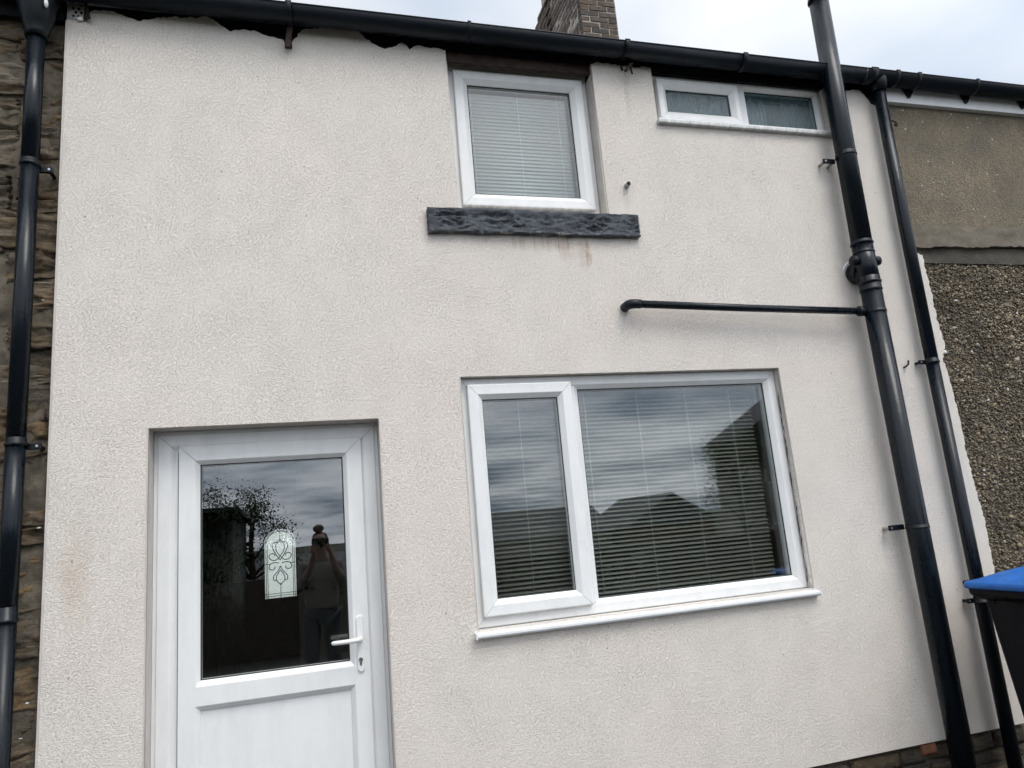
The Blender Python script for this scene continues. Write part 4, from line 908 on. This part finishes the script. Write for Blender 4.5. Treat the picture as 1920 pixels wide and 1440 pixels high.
# ================================================================== across the yard: seen only as reflections in the glass
def house_far(name, label, x0, x1, y0, y1, zb, ze, zr, wm, gable_x=False):
    t = thing(name, label, 'house'); 
    box('wall', x0, x1, y0, y1, zb, ze, wm, t)
    bm = bmesh.new(); o_ = .3
    if gable_x: pr = [(x0 - o_, y0 - o_, ze - .15), (x1 + o_, y0 - o_, ze - .15), (x1 + o_, y1 + o_, ze - .15), (x0 - o_, y1 + o_, ze - .15), ((x0 + x1) / 2, y0 - o_, zr), ((x0 + x1) / 2, y1 + o_, zr)]; F = [(0, 1, 4), (2, 3, 5), (1, 2, 5, 4), (3, 0, 4, 5), (0, 3, 2, 1)]
    else: pr = [(x0 - o_, y0 - o_, ze - .15), (x1 + o_, y0 - o_, ze - .15), (x1 + o_, y1 + o_, ze - .15), (x0 - o_, y1 + o_, ze - .15), (x0 - o_, (y0 + y1) / 2, zr), (x1 + o_, (y0 + y1) / 2, zr)]; F = [(0, 4, 3), (1, 2, 5), (2, 3, 4, 5), (0, 1, 5, 4), (0, 3, 2, 1)]
    vv_ = [bm.verts.new(p) for p in pr]
    for f in F: bm.faces.new([vv_[i] for i in f])
    obj('roof', fin(bm, 'roof'), 'slate', t)
    nx = max(1, int((x1 - x0) / 2.4))
    for fl in range(2):
        zc_ = zb + 1.3 + 2.6 * fl
        if zc_ + 1.2 > ze: continue
        for i in range(nx):
            xc = x0 + (x1 - x0) * (i + .5) / nx
            wn_ = box('window', xc - .5, xc + .5, y1 - .02, y1 + .03, zc_ - .1, zc_ + 1.05, 'upvc', t); box('pane', xc - .43, xc + .43, y1 + .031, y1 + .04, zc_ - .02, zc_ + .97, 'gasket', wn_)
    return t
M['palewall'] = plain('pale_far_render', (0.78, 0.77, 0.73), .9, .2, .05, 1.0)
M['farwall'] = plain('far_grey_render', (0.34, 0.32, 0.28), .9, .2, .15, 1.0); M['farbrick'] = plain('far_brown_brick', (0.13, 0.085, 0.06), .9, .2, .25, 2.0)
house_far('gable_house', 'house with pointed gable reflected in the large window', 19.6, 25.6, -48, -40, -4.0, .9, 2.75, 'farbrick', True)
house_far('terraced_house', 'long low terrace reflected along the left of the large window', 9.0, 19.0, -50, -42, -4.0, .7, 2.45, 'farwall')
house_far('corner_house', 'tall house with sloping roof reflected at the right of the large window', 15.7, 23.7, -22.6, -20.6, -1.6, 4.1, 6.6, 'farwall', True)
house_far('terraced_house', 'distant grey terrace reflected low in the door glass', -6.0, 4.0, -60, -52, -4.0, -.8, .7, 'farwall')
house_far('added_street_house', 'pale house added across the street to brighten the arched hall light', -9.0, 7.0, 17.0, 23.0, -.1, 5.4, 7.6, 'palewall')  # unseen house, added as a bright backdrop behind the arched glass
sd_ = thing('garden_shed', 'dark garden shed reflected at the left of the door glass', 'shed')
box('wall', -3.6, -1.15, -9.6, -7.6, -.1, 1.9, 'eaves', sd_)
bm = bmesh.new(); v = [bm.verts.new(p) for p in ((-3.75, -9.8, 1.9), (-1.05, -9.8, 1.9), (-1.05, -7.45, 2.02), (-3.75, -7.45, 2.02), (-3.75, -9.8, 1.96), (-1.05, -9.8, 1.96), (-1.05, -7.45, 2.08), (-3.75, -7.45, 2.08))]
for f in ((0, 1, 2, 3), (4, 5, 6, 7), (0, 1, 5, 4), (1, 2, 6, 5), (2, 3, 7, 6), (3, 0, 4, 7)): bm.faces.new([v[i] for i in f])
obj('roof', fin(bm, 'roof'), 'slate', sd_)
st_ = box('street', -40, 60, 7.6, 16, -.1, .0, 'pave'); st_['kind'] = 'structure'  # pale street surface added to bounce light into the arched glass
yw = tag(box('yard_wall', -6, 9, -7.2, -7.0, -.1, 1.05, 'mortar'), 'low stone yard wall reflected across the bottom of the glass', 'wall')
M['leaf'] = plain('tree_leaf', (0.05, 0.075, 0.028), .7, .3, .35, 3.0); M['bark'] = plain('bark', (0.07, 0.055, 0.04), .9, .2)
def tree(label, x, y, h, cr, seed):
    zb = ground_z(y); t = thing('tree', label, 'tree', loc=(x, y, zb)); rb = random.Random(seed)
    bm = bmesh.new(); tips = []
    add_tube(bm, [(0, 0, -.1), (.03, 0, h * .3), (-.02, .03, h * .55), (0, 0, h * .8)], [h * .03, h * .024, h * .016, h * .006], 8)
    for k in range(14):
        a_ = rb.uniform(0, 6.28); z_ = h * rb.uniform(.3, .75); e = Vector((math.cos(a_) * cr * rb.uniform(.5, 1), math.sin(a_) * cr * rb.uniform(.5, 1), z_ + h * rb.uniform(.05, .25)))
        add_tube(bm, [(0, 0, z_), e * .5 + Vector((0, 0, z_ * .5 + .1)), e], [h * .010, h * .006, h * .002], 5); tips.append(e)
    obj('trunk', fin(bm, 'trunk'), 'bark', t)
    V_ = []; F_ = []
    for e in tips + [Vector((0, 0, h * .85))]:
        for k in range(520):
            p = e + Vector((rb.gauss(0, cr * .22), rb.gauss(0, cr * .22), rb.gauss(0, h * .055))); s_ = rb.uniform(.015, .036) * (h / 3) ** .5
            u = Vector((rb.gauss(0, 1), rb.gauss(0, 1), rb.gauss(0, 1))).normalized() * s_; w2 = u.orthogonal().normalized() * s_ * .5
            i0 = len(V_); V_ += [p - u, p + w2, p + u, p - w2]; F_.append((i0, i0 + 1, i0 + 2, i0 + 3))
    me_ = bpy.data.meshes.new('crown'); me_.from_pydata([tuple(q_) for q_ in V_], [], F_); obj('crown', me_, 'leaf', t); return t
tree('leafy tree reflected in the right part of the large window', 13.7, -18.0, 4.9, 1.15, 2)
tree('small tree reflected behind the shed in the door glass', -1.25, -12.0, 3.0, .75, 7)
tree('dense bush reflected in front of the shed in the door glass', -1.75, -7.45, 2.15, .62, 11)

# ================================================================== the person taking the photograph, seen only in the door glass
ps = thing('person', 'person with hair in a bun holding up a phone, reflected in the door glass', 'person', loc=(.03, -3.62, 0)); ps.scale = (.965, .965, .965)
def skin(name, verts, edges, radii, m, parent, root=0, sub=2):
    me_ = bpy.data.meshes.new(name); me_.from_pydata(verts, edges, []); o = obj(name, me_, None, parent)
    o.modifiers.new('skin', 'SKIN'); me_.skin_vertices[0].data
    for i, r in enumerate(radii): me_.skin_vertices[0].data[i].radius = r if isinstance(r, tuple) else (r, r); me_.skin_vertices[0].data[i].use_root = (i == root)
    s = o.modifiers.new('sub', 'SUBSURF'); s.levels = sub; s.render_levels = sub
    dg = bpy.context.evaluated_depsgraph_get(); nm = bpy.data.meshes.new_from_object(o.evaluated_get(dg)); o.modifiers.clear(); o.data = nm; bpy.data.meshes.remove(me_); nm.name = name
    nm.materials.clear(); nm.materials.append(M[m])
    for p in nm.polygons: p.use_smooth = True
    return o
M['skin'] = plain('skin', (0.26, 0.17, 0.13), .55, .4, .06); M['hair'] = plain('brown_hair', (0.07, 0.045, 0.03), .6, .4, .3, 40); M['top'] = plain('pale_top', (0.17, 0.155, 0.145), .85, .2, .1); M['jeans'] = plain('dark_trousers', (0.03, 0.035, 0.05), .85, .2, .2); M['phone'] = plain('phone_black', (0.01, 0.01, 0.012), .25)
bv = [(0, 0, .92), (0, .0, 1.08), (0, .01, 1.24), (0, .0, 1.33), (0, .01, 1.40), (0, .02, 1.47), (0, .025, 1.55), (0, .02, 1.61),
      (-.15, 0, 1.30), (-.22, .06, 1.10), (-.10, .26, 1.28), (-.065, .33, 1.40), (-.060, .36, 1.45),
      (.15, 0, 1.30), (.22, .06, 1.10), (.13, .26, 1.28), (.095, .33, 1.40), (.085, .36, 1.45),
      (-.09, 0, .85), (-.10, .01, .48), (-.10, -.02, .09), (-.10, .10, .04), (.09, 0, .85), (.10, .01, .48), (.10, -.02, .09), (.10, .10, .04)]
be = [(0, 1), (1, 2), (2, 3), (3, 4), (4, 5), (5, 6), (6, 7), (3, 8), (8, 9), (9, 10), (10, 11), (11, 12), (3, 13), (13, 14), (14, 15), (15, 16), (16, 17), (0, 18), (18, 19), (19, 20), (20, 21), (0, 22), (22, 23), (23, 24), (24, 25)]
br = [(.12, .07), (.10, .065), (.11, .07), (.085, .06), .052, (.066, .078), (.074, .088), (.055, .065), .058, .044, .034, .026, .018, .058, .044, .034, .026, .018, .085, .058, .040, .030, .085, .058, .040, .030]
body = skin('body', bv, be, br, 'skin', ps)
body.data.materials.append(M['top']); body.data.materials.append(M['jeans'])
for p in body.data.polygons:
    if p.center.z < .93: p.material_index = 2
    elif p.center.z < 1.36 and p.center.y < .2: p.material_index = 1
tv = [(0, 0, .86), (0, 0, 1.08), (0, .01, 1.24), (0, 0, 1.325), (-.155, 0, 1.305), (-.225, .06, 1.10), (-.12, .22, 1.24), (.155, 0, 1.305), (.225, .06, 1.10), (.15, .22, 1.24)]
skin('top', tv, [(0, 1), (1, 2), (2, 3), (3, 4), (4, 5), (5, 6), (3, 7), (7, 8), (8, 9)], [(.20, .145), (.165, .125), (.175, .125), (.115, .09), .072, .060, .050, .072, .060, .050], 'top', ps)
skin('trousers', [(0, 0, .93), (-.09, 0, .84), (-.10, .01, .48), (-.10, -.02, .13), (.09, 0, .84), (.10, .01, .48), (.10, -.02, .13)], [(0, 1), (1, 2), (2, 3), (0, 4), (4, 5), (5, 6)], [(.175, .125), .098, .072, .056, .098, .072, .056], 'jeans', ps)
skin('hair', [(0, -.035, 1.49), (0, -.022, 1.58), (0, -.012, 1.63)], [(0, 1), (1, 2)], [(.074, .060), (.084, .080), (.070, .072)], 'hair', ps)
fb = bmesh.new(); bmesh.ops.create_icosphere(fb, subdivisions=3, radius=.046)
for v in fb.verts: v.co = Vector((v.co.x * 1.15 - .012, v.co.y - .03, v.co.z * .9 + 1.662)) + v.co * .12 * mnoise.noise(v.co * 40)
obj('hair_bun', fin(fb, 'hair_bun'), 'hair', ps, True)
fb = bmesh.new()
for s in (-1, 1):
    add_tube(fb, [(s * .030, .098, 1.555), (s * .030, .106, 1.555)], [.011, .007], 10)
obj('eyes', fin(fb, 'eyes'), 'gasket', ps)
fb = bmesh.new(); add_tube(fb, [(0, .095, 1.56), (0, .118, 1.522), (0, .100, 1.512)], [.008, .013, .010], 8); obj('nose', fin(fb, 'nose'), 'skin', ps)
fb = bmesh.new(); add_tube(fb, [(-.025, .092, 1.487), (0, .102, 1.485), (.025, .092, 1.487)], [.003, .007, .003], 8); obj('mouth', fin(fb, 'mouth'), plain('lips', (.35, .14, .12), .5), ps)
for s in (-1, 1):           # hands closed round the phone: palm, four fingers, thumb
    hv = [(s * .085, .345, 1.425), (s * .082, .365, 1.465), (s * .078, .372, 1.50)]; he = [(0, 1), (1, 2)]; hr = [.024, .022, .016]
    for j in range(4):
        b_ = len(hv); z_ = 1.452 + j * .016; hv += [(s * .076, .382, z_), (s * .060, .393 + .002 * j, z_ + .002), (s * .042, .398 , z_ + .003)]; he += [(1, b_), (b_, b_ + 1), (b_ + 1, b_ + 2)]; hr += [.0085, .008, .0065]
    b_ = len(hv); hv += [(s * .072, .355, 1.452), (s * .052, .352, 1.470), (s * .040, .354, 1.485)]; he += [(0, b_), (b_, b_ + 1), (b_ + 1, b_ + 2)]; hr += [.010, .009, .0075]
    skin('hand', hv, he, hr, 'skin', ps, 0, 1)
tag(box('phone', -.045, .105, -3.252, -3.243, 1.435, 1.512, 'phone', None, .003), 'dark phone held up in front of the face, reflected in the door glass', 'phone')
